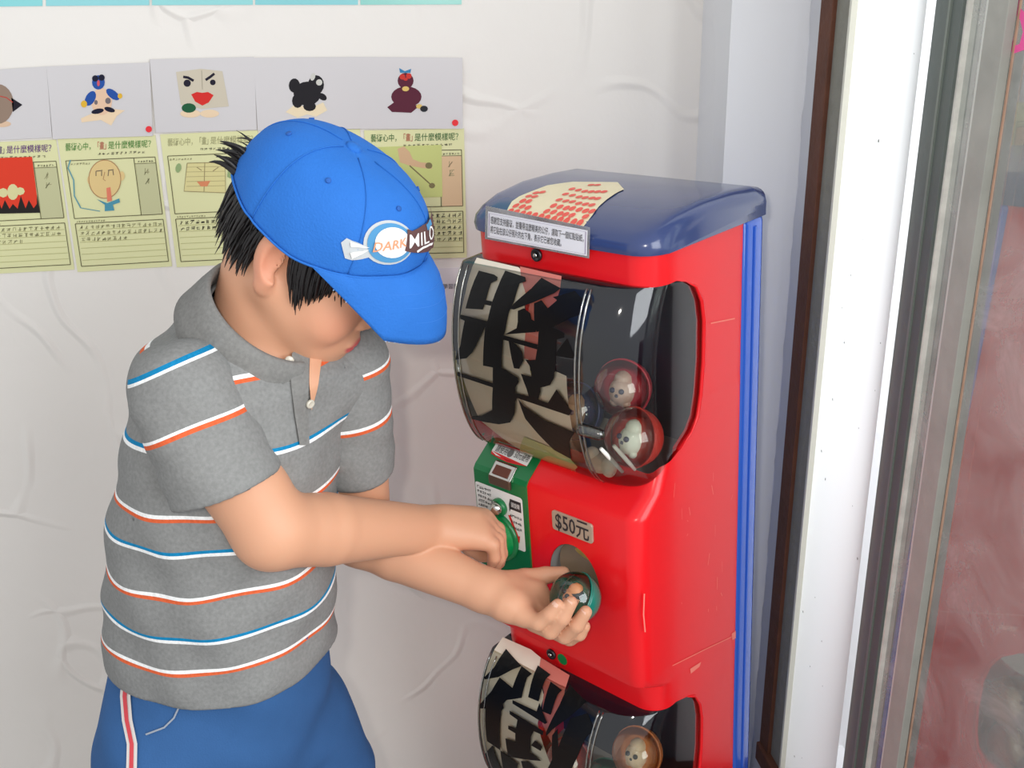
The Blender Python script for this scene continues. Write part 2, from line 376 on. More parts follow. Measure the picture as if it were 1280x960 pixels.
M_pink = mat('pinkish_box', (222, 190, 150), rough=0.6)
M_line = ink((96, 92, 66)); M_faint = ink((188, 186, 132)); M_pencil = ink((150, 146, 108)); M_ink = ink((70, 68, 58))

photos = [[(-70, 91), (58, 83), (65, 172), (-62, 178)], [(58, 83), (187, 78), (191, 170), (66, 174)], [(187, 74), (317.5, 71), (321, 162), (195, 166)], [(317, 72), (448.5, 71), (450, 161), (322, 163)], [(448, 71), (578, 72), (578.5, 161), (450, 161)]]
plab = ['photo print of a brown clay ball figure with a dark tail', 'photo print of a clay figure in a blue jacket with a red dot sticker', 'photo print of a cream clay square face with angry brows and red lips', 'photo print of a black clay animal on a star base', 'photo print of a purple clay figure with blue bow and red dot']
PH = []
for i, (q, l) in enumerate(zip(photos, plab)):
    PH.append(sheet('photo_print', q, 0.0030+0.0003*i, M_photo, l, 'photo', 'photo prints on the plaster wall'))
def ph(i, polys, c, nm='print', lift=0):
    for k, p in enumerate(polys): decal(PH[i], nm, [p], 0.0034+0.0003*i+0.00012*lift+0.00001*k, ink(c))
# 1: ball
ph(0, [circ(-3, 130, 20, 24, 25)], (150, 128, 112)); ph(0, [[(14, 122), (28, 131), (16, 140)]], (34, 30, 40)); ph(0, [circ(2, 155, 12, 14, 4)], (222, 190, 160), lift=-1); ph(0, [stroke([(-10, 118), (8, 122), (16, 128)], 1.2)], (190, 70, 60), lift=1)
# 2: blue jacket figure on star
ph(1, [[(101, 148), (117, 141), (140, 136), (156, 138), (146, 145), (139, 157), (126, 150), (102, 153)]], (238, 212, 178))
ph(1, [circ(127, 127, 13, 18, 17)], (232, 196, 166), lift=1)
ph(1, [circ(113, 123, 6, 14, 10, .5), circ(141, 118, 5, 14, 10, -.9), circ(123, 103, 8, 16, 9)], (40, 82, 160), lift=2)
ph(1, [circ(119, 98, 4, 12, 4), circ(127, 97, 4, 12, 4), circ(122, 139, 8, 12, 3.2, -.2), circ(137, 137, 7, 12, 3, .3)], (28, 28, 48), lift=3)
ph(1, [circ(105, 130, 4, 10, 4.5), circ(150, 120, 3, 10, 3.4)], (226, 180, 60), lift=3)
ph(1, [circ(135, 126, 3.6, 10, 4), circ(120, 128, 2.2, 10, 3)], (120, 110, 112), lift=3); ph(1, [circ(123, 104, 1.8, 8, 4)], (210, 90, 100), lift=4)
# 3: square face
ph(2, [[(220, 90), (251, 86), (278, 89), (286, 133), (252, 136), (226, 131)]], (206, 196, 176)); ph(2, [circ(238, 142, 13, 14, 5), circ(262, 142, 12, 14, 5)], (236, 210, 176), lift=1)
ph(2, [circ(234, 104, 4.6, 12, 4.6), circ(266, 103, 3.6, 12, 3.6), stroke([(229, 96), (235, 97), (242, 101)], 3.2), stroke([(257, 100), (263, 96), (268, 92)], 3.2)], (36, 32, 48), lift=2)
ph(2, [[(239, 118), (246, 115), (253, 116), (260, 115), (267, 119), (261, 128), (253, 132), (244, 127)]], (214, 50, 46), lift=2); ph(2, [circ(236, 135, 9, 14, 6)], (34, 92, 60), lift=2); ph(2, [stroke([(252, 88), (253, 112)], .8)], (170, 160, 140), lift=2)
# 4: black animal
ph(3, [[(357, 140), (368, 131), (390, 134), (404, 128), (409, 138), (395, 146), (384, 143), (372, 147)]], (236, 218, 184))
ph(3, [circ(384, 117, 17, 20, 15), circ(395, 106, 10, 16, 12), circ(368, 107, 7, 14, 9), circ(372, 126, 7, 12, 9), circ(387, 133, 8, 12, 6), circ(403, 121, 6, 12, 4, .6)], (36, 34, 38), lift=1)
ph(3, [circ(391, 96, 3, 10, 5, .3), circ(399, 103, 4, 10, 4)], (206, 204, 196), lift=2)
# 5: purple figure
ph(4, [[(484, 134), (494, 127), (512, 132), (526, 131), (514, 141), (490, 140)], circ(508, 121, 19, 20, 13), circ(507, 101, 10, 16, 10)], (92, 40, 56)); ph(4, [circ(503, 96, 3.6, 10, 3.6), circ(511, 95, 3.6, 10, 3.6), circ(507, 99, 2.8, 8, 2)], (204, 60, 52), lift=1)
ph(4, [[(499, 85), (506, 89), (514, 86), (513, 91), (500, 91)]], (60, 132, 176), lift=1); ph(4, [circ(507, 111, 4.5, 10, 3.2), circ(524, 133, 4, 8, 3)], (222, 190, 110), lift=1); ph(4, [circ(530, 136, 5, 10, 4)], (44, 46, 52), lift=2)
for i, (x, y) in ((1, (186, 161.5)), (4, (569, 153.5))):
    decal(PH[i], 'dot_sticker', [circ(x, y, 4, 18)], 0.0046+0.0003*i, ink((236, 60, 66)))

sheets = [[(-58, 180), (70, 174.5), (93, 337), (-38, 344)], [(72, 174), (194, 169), (215, 333), (97, 340)], [(200, 168), (322, 163), (341, 328), (221, 334)], [(327, 164), (450, 161.5), (458, 325), (343, 328)], [(455, 163), (580, 160.5), (583.5, 322), (463, 325)]]
slab = ['yellow-green worksheet with a red crayon drawing over black spikes', 'yellow-green worksheet with a pencilled face sticking out its tongue', 'yellow-green worksheet with a pencilled square face', 'yellow-green worksheet mostly hidden behind the blue cap', 'yellow-green worksheet with a drawn pink arm and a pinkish side box']
WS = []
for i, (q, l) in enumerate(zip(sheets, slab)):
    WS.append(sheet('worksheet', q, 0.0012+0.0002*i, M_sheet, l, 'worksheet', 'worksheets in a row on the plaster wall'))
def bil(q, u, v):
    q = [np.array(p, float) for p in q]; return (q[0]*(1-u)*(1-v)+q[1]*u*(1-v)+q[2]*u*v+q[3]*(1-u)*v)
hdr = [[(104, 62, 128), (84, 60, 112)], [(86, 140, 70), (178, 80, 70)], [(172, 170, 128), (160, 158, 118)], [(140, 140, 90), (160, 150, 100)], [(70, 110, 66), (170, 70, 60)]]
for i, q in enumerate(sheets):
    w_ = WS[i]; of = 0.0019+0.0002*i
    f = lambda u, v, q=q: tuple(bil(q, u, v))
    ln = []
    def boxl(u0, v0, u1, v1, wd=0.9): ln.extend([stroke([f(u0, v0), f(u1, v0)], wd), stroke([f(u1, v0), f(u1, v1)], wd), stroke([f(u1, v1), f(u0, v1)], wd), stroke([f(u0, v1), f(u0, v0)], wd)])
    decal(w_, 'side_box', [[f(.76, .21), f(.97, .21), f(.97, .60), f(.76, .60)]], of, M_pink if i == 4 else M_sheet2)
    boxl(.05, .165, .97, .60); boxl(.05, .64, .97, .96); ln.append(stroke([f(.75, .165), f(.75, .60)], .9)); ln.append(stroke([f(.75, .21), f(.97, .21)], .7))
    decal(w_, 'ruled_box', ln, of+0.0001, M_line)
    decal(w_, 'ruled_lines', [stroke([f(.07, v), f(.96, v)], .6) for v in (.69, .735, .78, .825, .87, .915)], of+0.0001, M_faint)
    sl = (q[1][1]-q[0][1])/(q[1][0]-q[0][0]); wpx = q[1][0]-q[0][0]
    a, b2 = hdr[i]
    p = f(.06, .085); wtext(w_, '藝術心中，', p[0], p[1], 7.5, of+0.0001, ink(a), sl, bold=.004, wd=wpx*.26)
    p = f(.36, .085); wtext(w_, '「畫」', p[0], p[1], 7.5, of+0.0001, ink(b2), sl, bold=.004, wd=wpx*.12)
    p = f(.50, .085); wtext(w_, '是什麼模樣呢？', p[0], p[1], 7.5, of+0.0001, ink(a), sl, bold=.004, wd=wpx*.44)
    def scrawl(p, wd, h, nch, m, pen=0.55, up=False):
        """illegible handwriting: a few short pen strokes for each character cell"""
        st = []
        for k in range(nch):
            cx = p[0]+(k+.5)*wd/nch; cy = p[1]-h*.5+sl*(k+.5)*wd/nch; cw = wd/nch*.40
            for _ in range(random.choice((3, 4, 5))):
                t = random.choice((0, 0, 1, 1, 2)); x0 = cx+random.uniform(-cw, cw)*.7; y0 = cy+random.uniform(-.45, .45)*h
                if t == 0: st.append(stroke([(cx-cw*random.uniform(.5, 1), y0), (cx+cw*random.uniform(.5, 1), y0-h*.08)], pen))
                elif t == 1: st.append(stroke([(x0, cy-h*random.uniform(.3, .5)), (x0+random.uniform(-.3, .3), cy+h*random.uniform(.3, .5))], pen))
                else: st.append(stroke([(cx+cw*.4, cy-h*.3), (cx-cw*.8, cy+h*.45)], pen))
        decal(w_, 'handwriting', st, of+0.0001, m)
    scrawl(f(.38, .133), wpx*.5, 3.2, 11, M_ink, .4)
    scrawl(f(.06, .20), wpx*.24, 2.6, 8, M_pencil, .35)
    scrawl(f(.78, .203), wpx*.17, 2.6, 6, M_ink, .35)
    scrawl(f(.06, .633), wpx*.3, 2.6, 12, M_pencil, .35)
    M_w = M_ink if i in (2, 4) else M_pencil
    rows = {0: 3, 1: 3, 2: 2, 3: 2, 4: 6}[i]
    for r_ in range(rows):
        nch = 16 if r_ < rows-1 else 9
        scrawl(f(.08, .683+.046*r_), wpx*.86*nch/16, 5.0, nch, M_w)
    scrawl(f(.82, .30), wpx*.08, 9, 1, M_pencil, .7); scrawl(f(.82, .37), wpx*.08, 9, 1, M_pencil, .7)
def ws(i, polys, c, lift=0):
    for k, p in enumerate(polys): decal(WS[i], 'drawing', [p], 0.0021+0.0002*i+0.00012*lift+0.00001*k, ink(c))
# drawing 1: red crayon with black spikes
ws(0, [[(-45, 199), (40, 196), (48, 260), (-40, 266)]], (226, 66, 44)); ws(0, [circ(16, 240, 7, 14, 10), circ(4, 241, 6, 8, 6), circ(25, 239, 6, 8, 5)], (222, 216, 160), 1)
sp = [(-40, 268)]
for k in range(9): sp += [(-38+k*10, 262-k*0.2), (-34+k*10, 245+(k % 3)*5)]
sp += [(46, 243), (50, 266)]
ws(0, [sp], (40, 36, 34), 2)
# drawing 2: face with tongue
ws(1, [circ(131, 224, 20, 26, 24), circ(113, 225, 4, 10, 6), circ(152, 220, 4, 10, 6)], (228, 200, 140)); ws(1, [stroke([(131+20*math.cos(t), 224+24*math.sin(t)) for t in np.linspace(0, 6.28, 28)], 1.0), stroke([(131, 215), (129, 224), (132, 226)], .9)], (176, 130, 90), 1)
ws(1, [[(133, 235), (138, 234), (140, 251), (134, 252)]], (228, 130, 104), 2); ws(1, [stroke([(120, 214), (128, 213)], 1.1), stroke([(120, 214), (120, 220)], 1), stroke([(127, 214), (127, 220)], 1), stroke([(135, 213), (142, 212)], 1.1), stroke([(136, 213), (135, 220)], 1), stroke([(141, 213), (142, 219)], 1)], (110, 96, 84), 2)
ws(1, [[(121, 249), (134, 254), (149, 248), (150, 253), (141, 256), (143, 263), (131, 264), (131, 256)]], (80, 150, 172), 2); ws(1, [stroke([(88, 200), (85, 210), (92, 225), (93, 245), (101, 260)], 1.6), stroke([(101, 260), (125, 264)], 1)], (100, 158, 170), 1)
# drawing 3: square face
ws(2, [[(234, 204), (281, 203), (282, 241), (230, 239)]], (222, 212, 152)); ws(2, [stroke([(234, 204), (281, 203), (282, 241), (230, 239), (234, 204)], .9), stroke([(256, 203), (255, 240)], .9), stroke([(246, 209), (252, 213)], 1), stroke([(266, 214), (273, 209)], 1)]+[stroke([(233, 209+k*6), (281, 208+k*6)], .4) for k in range(5)], (150, 134, 96), 1)
ws(2, [[(246, 227), (263, 226), (259, 233), (251, 233)]], (220, 140, 100), 2); ws(2, [circ(223, 210, 3.6, 10, 6, .2), [(285, 213), (291, 221), (288, 223), (284, 221)]], (150, 172, 120), 1)
# drawing 5: pink arm
ws(4, [[(497, 186), (505, 183), (512, 190), (516, 199), (526, 203), (539, 204), (540, 211), (528, 210), (512, 207), (500, 203)]], (214, 178, 140), 1); ws(4, [stroke([(512, 207), (541, 233)], 1.6), circ(540, 232, 4, 8, 3.5), circ(536, 207, 4.5, 10, 4)], (130, 120, 84), 2)
ws(4, [[(470, 184), (552, 181), (553, 246), (474, 249)]], (202, 208, 132), 0)

teals = [[(-76, -185), (50, -188), (53, 7.5), (-73, 9)], [(54, -188), (182, -188), (186.5, 6.5), (57.5, 7.5)], [(187, -188), (313, -188), (316, 6), (190, 6.5)], [(316, -188), (446, -188), (447.5, 6), (319, 6)], [(449, -188), (576, -188), (577, 5.5), (450.5, 6)]]
tcol = [(140, 214, 216), (148, 214, 218), (150, 216, 216), (138, 208, 212), (140, 208, 198)]
tlab = ['teal laminated sheet whose bottom edge shows above the red crayon worksheet', 'teal laminated sheet hanging above the blue jacket clay figure photo', 'teal laminated sheet hanging above the angry square face photo', 'teal laminated sheet hanging above the black clay animal photo', 'greener teal laminated sheet hanging above the purple clay figure photo']
for q, c, l in zip(teals, tcol, tlab):
    sheet('laminated_sheet', q, 0.0012, mat('teal_%d_%d' % c[1:], c, rough=0.25, var=0.05, vscale=9), l, 'sheet', 'teal laminated sheets along the top of the wall')
nt_ = sheet('paper_notice', [(428, 339), (582, 334), (584, 378), (430, 384)], 0.0004, mat('white_paper', (232, 228, 230), rough=0.6), 'white paper notice low on the wall behind the cap brim', 'notice')
wtext(nt_, '・學習脈', 546, 361, 5, 0.0013, ink((84, 80, 88)), -0.03)

# ================================================================ the capsule vending machine
_an = math.radians(44.65)
mb = np.array([math.cos(_an), math.sin(_an), 0]); mZ = np.array([-.042, 0, 1.0]); mZ /= np.linalg.norm(mZ)
mY = mb-(mb@mZ)*mZ; mY /= np.linalg.norm(mY); mX = np.cross(mY, mZ)
mc0 = at(815, 321, 1.10); W = 0.275; ZL = mc0[2]/mZ[2]; mO = mc0-mX*W/2-mZ*ZL
mO = mO + mZ*0.0
MR = np.stack([mX, mY, mZ], 1)
def ml(p): return (np.asarray(p)-mO)@MR
def mw(q): return mO+MR@np.asarray(q, float)
def mf(x, y, off=0.0): return ml(onplane(x, y, mw((0, -off, 0)), mY))
def ms(x, y, off=0.0): return ml(onplane(x, y, mw((W/2+off, 0, 0)), mX))
MM = Matrix(((mX[0], mY[0], mZ[0], mO[0]), (mX[1], mY[1], mZ[1], mO[1]), (mX[2], mY[2], mZ[2], mO[2]), (0, 0, 0, 1)))
mach = empty('capsule_vending_machine', MM); tag(mach, 'red and blue capsule toy vending machine with two stacked clear bulging windows', 'vending machine'); WM['capsule_vending_machine'] = MM
def mlink(name, me, m, parent=None, smooth=False, label=None):
    o = bpy.data.objects.new(name, me); col.objects.link(o)
    if m is not None: me.materials.append(m)
    for p in me.polygons: p.use_smooth = smooth
    o.parent = parent if parent is not None else mach
    if label: o['label'] = label
    return o
def autosmooth(o, ang=35):
    for p in o.data.polygons: p.use_smooth = True
    bm = bmesh.new(); bm.from_mesh(o.data)
    for e in bm.edges:
        if len(e.link_faces) == 2 and e.calc_face_angle() > math.radians(ang): e.smooth = False
    bm.to_mesh(o.data); bm.free()
M_red = mat('glossy_red_plastic', (234, 18, 28), rough=0.28, spec=0.4, coat=0.08, var=0.05, vscale=8)
M_navy = mat('navy_plastic', (54, 68, 114), rough=0.22, spec=0.5, coat=0.4, var=0.08, vscale=10)
M_blue = mat('blue_plastic', (34, 92, 200), rough=0.2, spec=0.5, coat=0.5)
M_dark = mat('dark_interior', (22, 28, 50), rough=0.35, var=0.1, vscale=14)
M_green = mat('green_plastic', (0, 112, 58), rough=0.3, coat=0.2)
M_knob = mat('knob_green', (0, 132, 66), rough=0.2, coat=0.4)
M_clear = clear_mat('clear_plastic', (250, 250, 244), refl=0.04, rough=0.06, fres=1.0)
M_rib = clear_mat('clear_rib', (236, 232, 210), refl=0.35, rough=0.12)
M_chrome = mat('chrome', (200, 196, 190), rough=0.18, metal=1.0)
M_black = mat('black_vinyl', (10, 9, 10), rough=0.35, spec=0.25)
M_cream = mat('cream_card', (242, 230, 210), rough=0.6, var=0.04)
M_label = mat('label_white', (236, 236, 234), rough=0.35)
M_text = mat('label_text', (40, 38, 44), rough=0.5)
M_redprint = mat('label_red', (220, 40, 44), rough=0.4)
UNIT = 0.570
ZD0, ZD1 = 0.826, 1.074            # clear window, lower and upper edge (upper unit)
HF = 0.033                          # how far the coin housing stands out
def band(zprof, rr=0.020, n=8, notched=None):
    """front and sides of the red shell: rounded-corner section, front line follows zprof (z, front y)"""
    P = []
    for z, yf in zprof:
        r = rr(z, yf) if callable(rr) else rr
        row = [(W/2, y_, z) for y_ in (0.185, 0.12, 0.095, 0.085, 0.07, 0.05)]
        for k in range(n+1):
            t = math.pi/2*k/n; row.append((W/2-r+r*math.cos(t), yf+r-r*math.sin(t), z))
        for k in range(n+1):
            t = math.pi/2*k/n; row.append((-W/2+r-r*math.sin(t), yf+r-r*math.cos(t), z))
        row += [(-W/2, y_, z) for y_ in (0.05, 0.07, 0.085, 0.095, 0.12, 0.185)]; P.append(row)
    P = np.array(P)
    if notched is not None:
        for k, q in enumerate(P[0]):
            if abs(q[0]) > W/2-0.030: P[0][k][2] = max(q[2], float(np.interp(q[1], [0.006, 0.018, 0.05, 0.074, 0.086, 0.092], [q[2], 0.852+notched, 0.864+notched, 0.878+notched, 0.893+notched, 0.915+notched])))
    me = grid_mesh(P)
    bm = bmesh.new(); bm.from_mesh(me); bm.verts.ensure_lookup_table()
    nv = P.shape[1]
    for base in (0, (len(zprof)-1)*nv):
        if base == 0 and notched is not None: continue
        bm.faces.new([bm.verts[base+k] for k in range(nv)])
    return bm_mesh(bm)
o = mlink('top_band', band([(ZD1-0.002, 0.0), (1.112, 0.0)], 0.034), M_red); autosmooth(o)
def housing(dz, name, z_end):
    hz = [(0.832, 0.012), (0.822, -0.004), (0.803, -0.029), (0.797, -HF), (0.575, -HF), (0.562, -0.030), (0.548, -0.010), (0.542, -0.001), (0.504, 0.0)]
    zp = [(z+dz, y) for z, y in hz if z+dz > z_end]
    if len(zp) < len(hz): zp.append((z_end, -HF))
    o = mlink(name, band(zp, lambda z, yf: 0.022+max(0.0, (yf+HF)/HF)*0.010 if z-dz < 0.7 else 0.022, notched=dz), M_red); autosmooth(o); return o
H1 = housing(0, 'coin_housing', 0.0); H2 = housing(-UNIT, 'coin_housing', FZ+0.014)
# chute hole through the housing front
HC = (0.035, 0.684); HRX, HRZ = 0.041, 0.053
def cut_hole(o, cx, cz):
    cyl = lathe([(1, -0.08), (1, 0.08)], (0, 0, 0), (0, 1, 0), 40)
    co = bpy.data.objects.new('cutter', cyl); col.objects.link(co); co.matrix_world = MM @ Matrix.Translation((cx, -HF, cz)) @ Matrix.Diagonal((HRX, 0.5, HRZ, 1))
    md = o.modifiers.new('hole', 'BOOLEAN'); md.object = co; md.operation = 'DIFFERENCE'; md.solver = 'EXACT'
    bpy.context.view_layer.update()
    me = bpy.data.meshes.new_from_object(o.evaluated_get(bpy.context.evaluated_depsgraph_get()))
    o.modifiers.clear(); o.data = me; bpy.data.objects.remove(co); autosmooth(o)
cut_hole(H1, HC[0], HC[1])
# side panels with the window notch
def notch(dz):
    pts = [(-0.030, 0.834), (-0.012, 0.842), (0.018, 0.852), (0.050, 0.864), (0.074, 0.878), (0.086, 0.893), (0.093, 0.920), (0.098, 0.960), (0.099, 1.010), (0.094, 1.036), (0.082, 1.056), (0.064, 1.066), (0.03, 1.071), (0.0, 1.0745)]
    return [(y, z+dz) for y, z in pts]
for dz in (0, -UNIT):
    for s in (1, -1):
        pts = notch(dz)+[(0.034, 1.0755+dz), (0.185, 1.0755+dz), (0.185, 0.8265+dz), (0.045, 0.8265+dz)]
        pts = [p for p in pts if p[0] > 0.04 or (p[0] > 0.03 and p[1]-dz > 1.0)]
        x0 = s*(W/2-0.0002); o = mlink('side_panel', prism_mesh([(x0, y, z) for y, z in pts], (-s*0.010, 0, 0)), M_red)
        if s < 0: continue
        rim = [(x0+s*0.0008, y, z) for y, z in notch(dz) if 0.03 < y]
        mlink('gasket', tube(rim, [0.0004, 0.0018]+[0.0026]*(len(rim)-4)+[0.0018, 0.0004], 8), M_red, o, True)
# rear frame and lid
o = mlink('rear_frame', box_mesh((-W/2-0.004, 0.180, FZ+0.012), (W/2+0.004, 0.226, 1.1115), 0.009, 3), M_blue); autosmooth(o, 50)
mlink('frame_rib', box_mesh((W/2+0.0030, 0.1995, 0.01), (W/2+0.0062, 0.2045, 1.10), 0.0012), M_blue, o)
lid_prof = [(-0.004, 1.1085), (-0.006, 1.117), (-0.002, 1.126), (0.012, 1.1345), (0.04, 1.1435), (0.09, 1.1495), (0.15, 1.1495), (0.20, 1.1465), (0.222, 1.1415), (0.230, 1.132), (0.231, 1.1085)]
WL = W/2+0.005
secs = []
ends = [0.0, 0.001, 0.003, 0.006, 0.010, 0.014, 0.020, 0.027, 0.036]     # distance from the lid's end
xs_ = [-WL+e for e in ends]+[0.0]+[WL-e for e in ends[::-1]]
for x in xs_:
    e = WL-abs(x)
    ins = 0.013*(1-math.sqrt(max(0.0, 1-(1-e/0.014)**2))) if e < 0.014 else 0.0          # rounded top edge
    fi = 0.036-math.sqrt(max(0.0, 0.036**2-(0.036-e)**2)) if e < 0.036 else 0.0          # rounded front corner
    fi = min(fi, 0.030)
    row = []
    for y, z in lid_prof:
        y2 = 0.231-(0.231-y)*(0.237-fi)/0.237
        row.append((x, min(y2, 0.231-ins*0.5), max(1.1085, z-ins if z > 1.115 else z)))
    secs.append(row)
P = np.array(secs); me = grid_mesh(P); bm = bmesh.new(); bm.from_mesh(me); bm.verts.ensure_lookup_table(); nv = P.shape[1]; ne = len(xs_)-1
bm.faces.new([bm.verts[k] for k in range(nv)]); bm.faces.new([bm.verts[ne*nv+k] for k in range(nv)])
for i in range(ne): bm.faces.new([bm.verts[i*nv], bm.verts[(i+1)*nv], bm.verts[(i+1)*nv+nv-1], bm.verts[i*nv+nv-1]])
lid = mlink('lid', bm_mesh(bm), M_navy); autosmooth(lid, 50)
# base feet
o = mlink('base_plate', box_mesh((-W/2+0.01, 0.0, FZ), (W/2-0.01, 0.22, FZ+0.018)), mat('black_base', (25, 25, 27), rough=0.6))

# ---- clear windows
def bulge(z, dz=0.0):
    t = (z-dz-0.955)/0.131
    return (0.053 if dz == 0 else 0.070)*math.sqrt(max(0.0, 1-t*t))
SEAM = 0.068; SEAML = 0.126          # the right corner is broad and round, the left one tight
nb = notch(0)
def notch_y(z):
    zs_ = [p[1] for p in nb]; ys_ = [p[0] for p in nb]
    return float(np.interp(z, zs_, ys_))
def front_y(X, z, dz=0.0):
    """surface of the clear window at local X, z"""
    b_ = bulge(z, dz)
    if X > SEAM: rx = W/2-0.002-SEAM; t = min(1.0, (X-SEAM)/rx); ry = 0.062
    elif X < -SEAML: rx = W/2-0.002-SEAML; t = min(1.0, (-X-SEAML)/rx); ry = 0.012
    else: return -b_
    return -b_+ry*(1-math.sqrt(max(0.0, 1-t*t)))
def window(dz):
    rows = []; nz = 30
    for i in range(nz+1):
        z = ZD0+0.001+(ZD1-ZD0-0.002)*(0.5-0.5*math.cos(math.pi*i/nz)); b_ = bulge(z+dz, dz); rx = W/2-0.002-SEAM; row = []
        ye = max(notch_y(z)+0.003, -b_+0.064)
        row.append((W/2-0.0025, ye, z+dz))
        for k in range(13):
            t = math.pi/2*(1-k/12); row.append((SEAM+rx*math.sin(t), -b_+0.062*(1-math.cos(t)), z+dz))
        for k in range(1, 8): row.append((SEAM-(SEAM+SEAML)*k/8, -b_, z+dz))
        rx = W/2-0.002-SEAML
        for k in range(13):
            t = math.pi/2*(k/12); row.append((-SEAML-rx*math.sin(t), -b_+0.012*(1-math.cos(t)), z+dz))
        row.append((-W/2+0.0025, ye, z+dz)); rows.append(row)
    # close the bulge at the bottom and the top
    def shrink(row, f, z): return [(x, y+(0.02-y)*f if y < 0.02 else y, z) for x, y, _ in row]
    rows = [shrink(rows[0], 0.8, ZD0-0.001+dz)]+rows+[shrink(rows[-1], 0.8, ZD1+0.0005+dz)]
    o = mlink('clear_window', grid_mesh(np.array(rows)), M_clear, smooth=True, label='clear bulging plastic window')
    for X in (SEAM, SEAM+0.006, -0.1285, -0.1175):
        path = [(X, front_y(X, z+dz, dz)-0.0006, z+dz) for z in np.linspace(ZD0+0.003, ZD1-0.003, 36)]
        mlink('moulded_rib', tube(path, 0.0012 if X > 0 else 0.001, 6), M_rib, o, True)
    return o
WIN1 = window(0); WIN2 = window(-UNIT)
# clear peg at the seam
pz = 0.912; py = front_y(SEAM+0.004, pz)
mlink('clear_peg', lathe([(0.0, -0.002), (0.0062, 0), (0.0074, 0.004), (0.0074, 0.026), (0.0050, 0.031), (0.0, 0.032)], (SEAM+0.001, py-0.002, pz), (0.94, 0.30, -0.14), 16), clear_mat('clear_peg', (236, 234, 222), refl=0.10, rough=0.1, fres=1.0), WIN1, True)
# dark insides: back, ceiling, floor and the far cheek
for dz in (0, -UNIT):
    mlink('inner_back', box_mesh((-W/2+0.010, 0.110, ZD0-0.01+dz), (W/2-0.010, 0.116, ZD1+dz)), M_dark)
    mlink('inner_floor', prism_mesh([(-W/2+0.010, 0.006, ZD0+0.004+dz), (-W/2+0.010, 0.112, ZD0+0.016+dz), (-W/2+0.010, 0.112, ZD0+0.010+dz), (-W/2+0.010, 0.006, ZD0-0.002+dz)], (W-0.020, 0, 0)), mat('grey_inner_floor', (150, 146, 138), rough=0.5))
    mlink('inner_top', box_mesh((-W/2+0.010, 0.012, ZD1-0.006+dz), (W/2-0.010, 0.112, ZD1-0.002+dz)), M_dark)
# printed card curled behind the clear window
def card(name, polys_px, inset, m, dz, mx=0.014):
    def fn(X, z): return (X, -bulge(z, dz)+inset, z)
    pol = []
    for p in polys_px:
        q = []
        for x, y in p:
            off = 0.03
            for _ in range(60):
                l = mf(x, y, off); off = 0.75*off+0.25*(bulge(l[2], dz)-inset)
            q.append((max(l[0], -0.128), l[2]))
        pol.append(q)
    return mlink(name, join_polys(pol, fn, mx), m, smooth=True)
card('paper_card', [[(596, 322), (648, 334), (660, 345), (656, 400), (664, 470), (690, 462), (708, 470), (716, 540), (722, 600), (640, 556), (600, 525), (578, 470), (572, 420), (582, 365)]], 0.0032, M_cream, 0)
card('coral_strip', [[(650, 333), (702, 345), (700, 362), (690, 400), (672, 452), (655, 448), (662, 380)]], 0.0026, mat('coral_card', (214, 120, 106), rough=0.5), 0)
card('paper_card', [[(622, 793), (664, 812), (676, 822), (680, 870), (672, 905), (690, 960), (640, 985), (600, 960), (588, 900), (598, 840)]], 0.0032, M_cream, -UNIT)
card('coral_strip', [[(676, 822), (712, 844), (704, 880), (690, 930), (678, 905), (680, 865)]], 0.0026, MATS['coral_card'], -UNIT)
c_ = card('paper_label', [[(655, 546), (708, 567), (722, 584), (716, 592), (655, 568)]], 0.0020, mat('pale_yellow_label', (216, 218, 160), rough=0.5), 0)
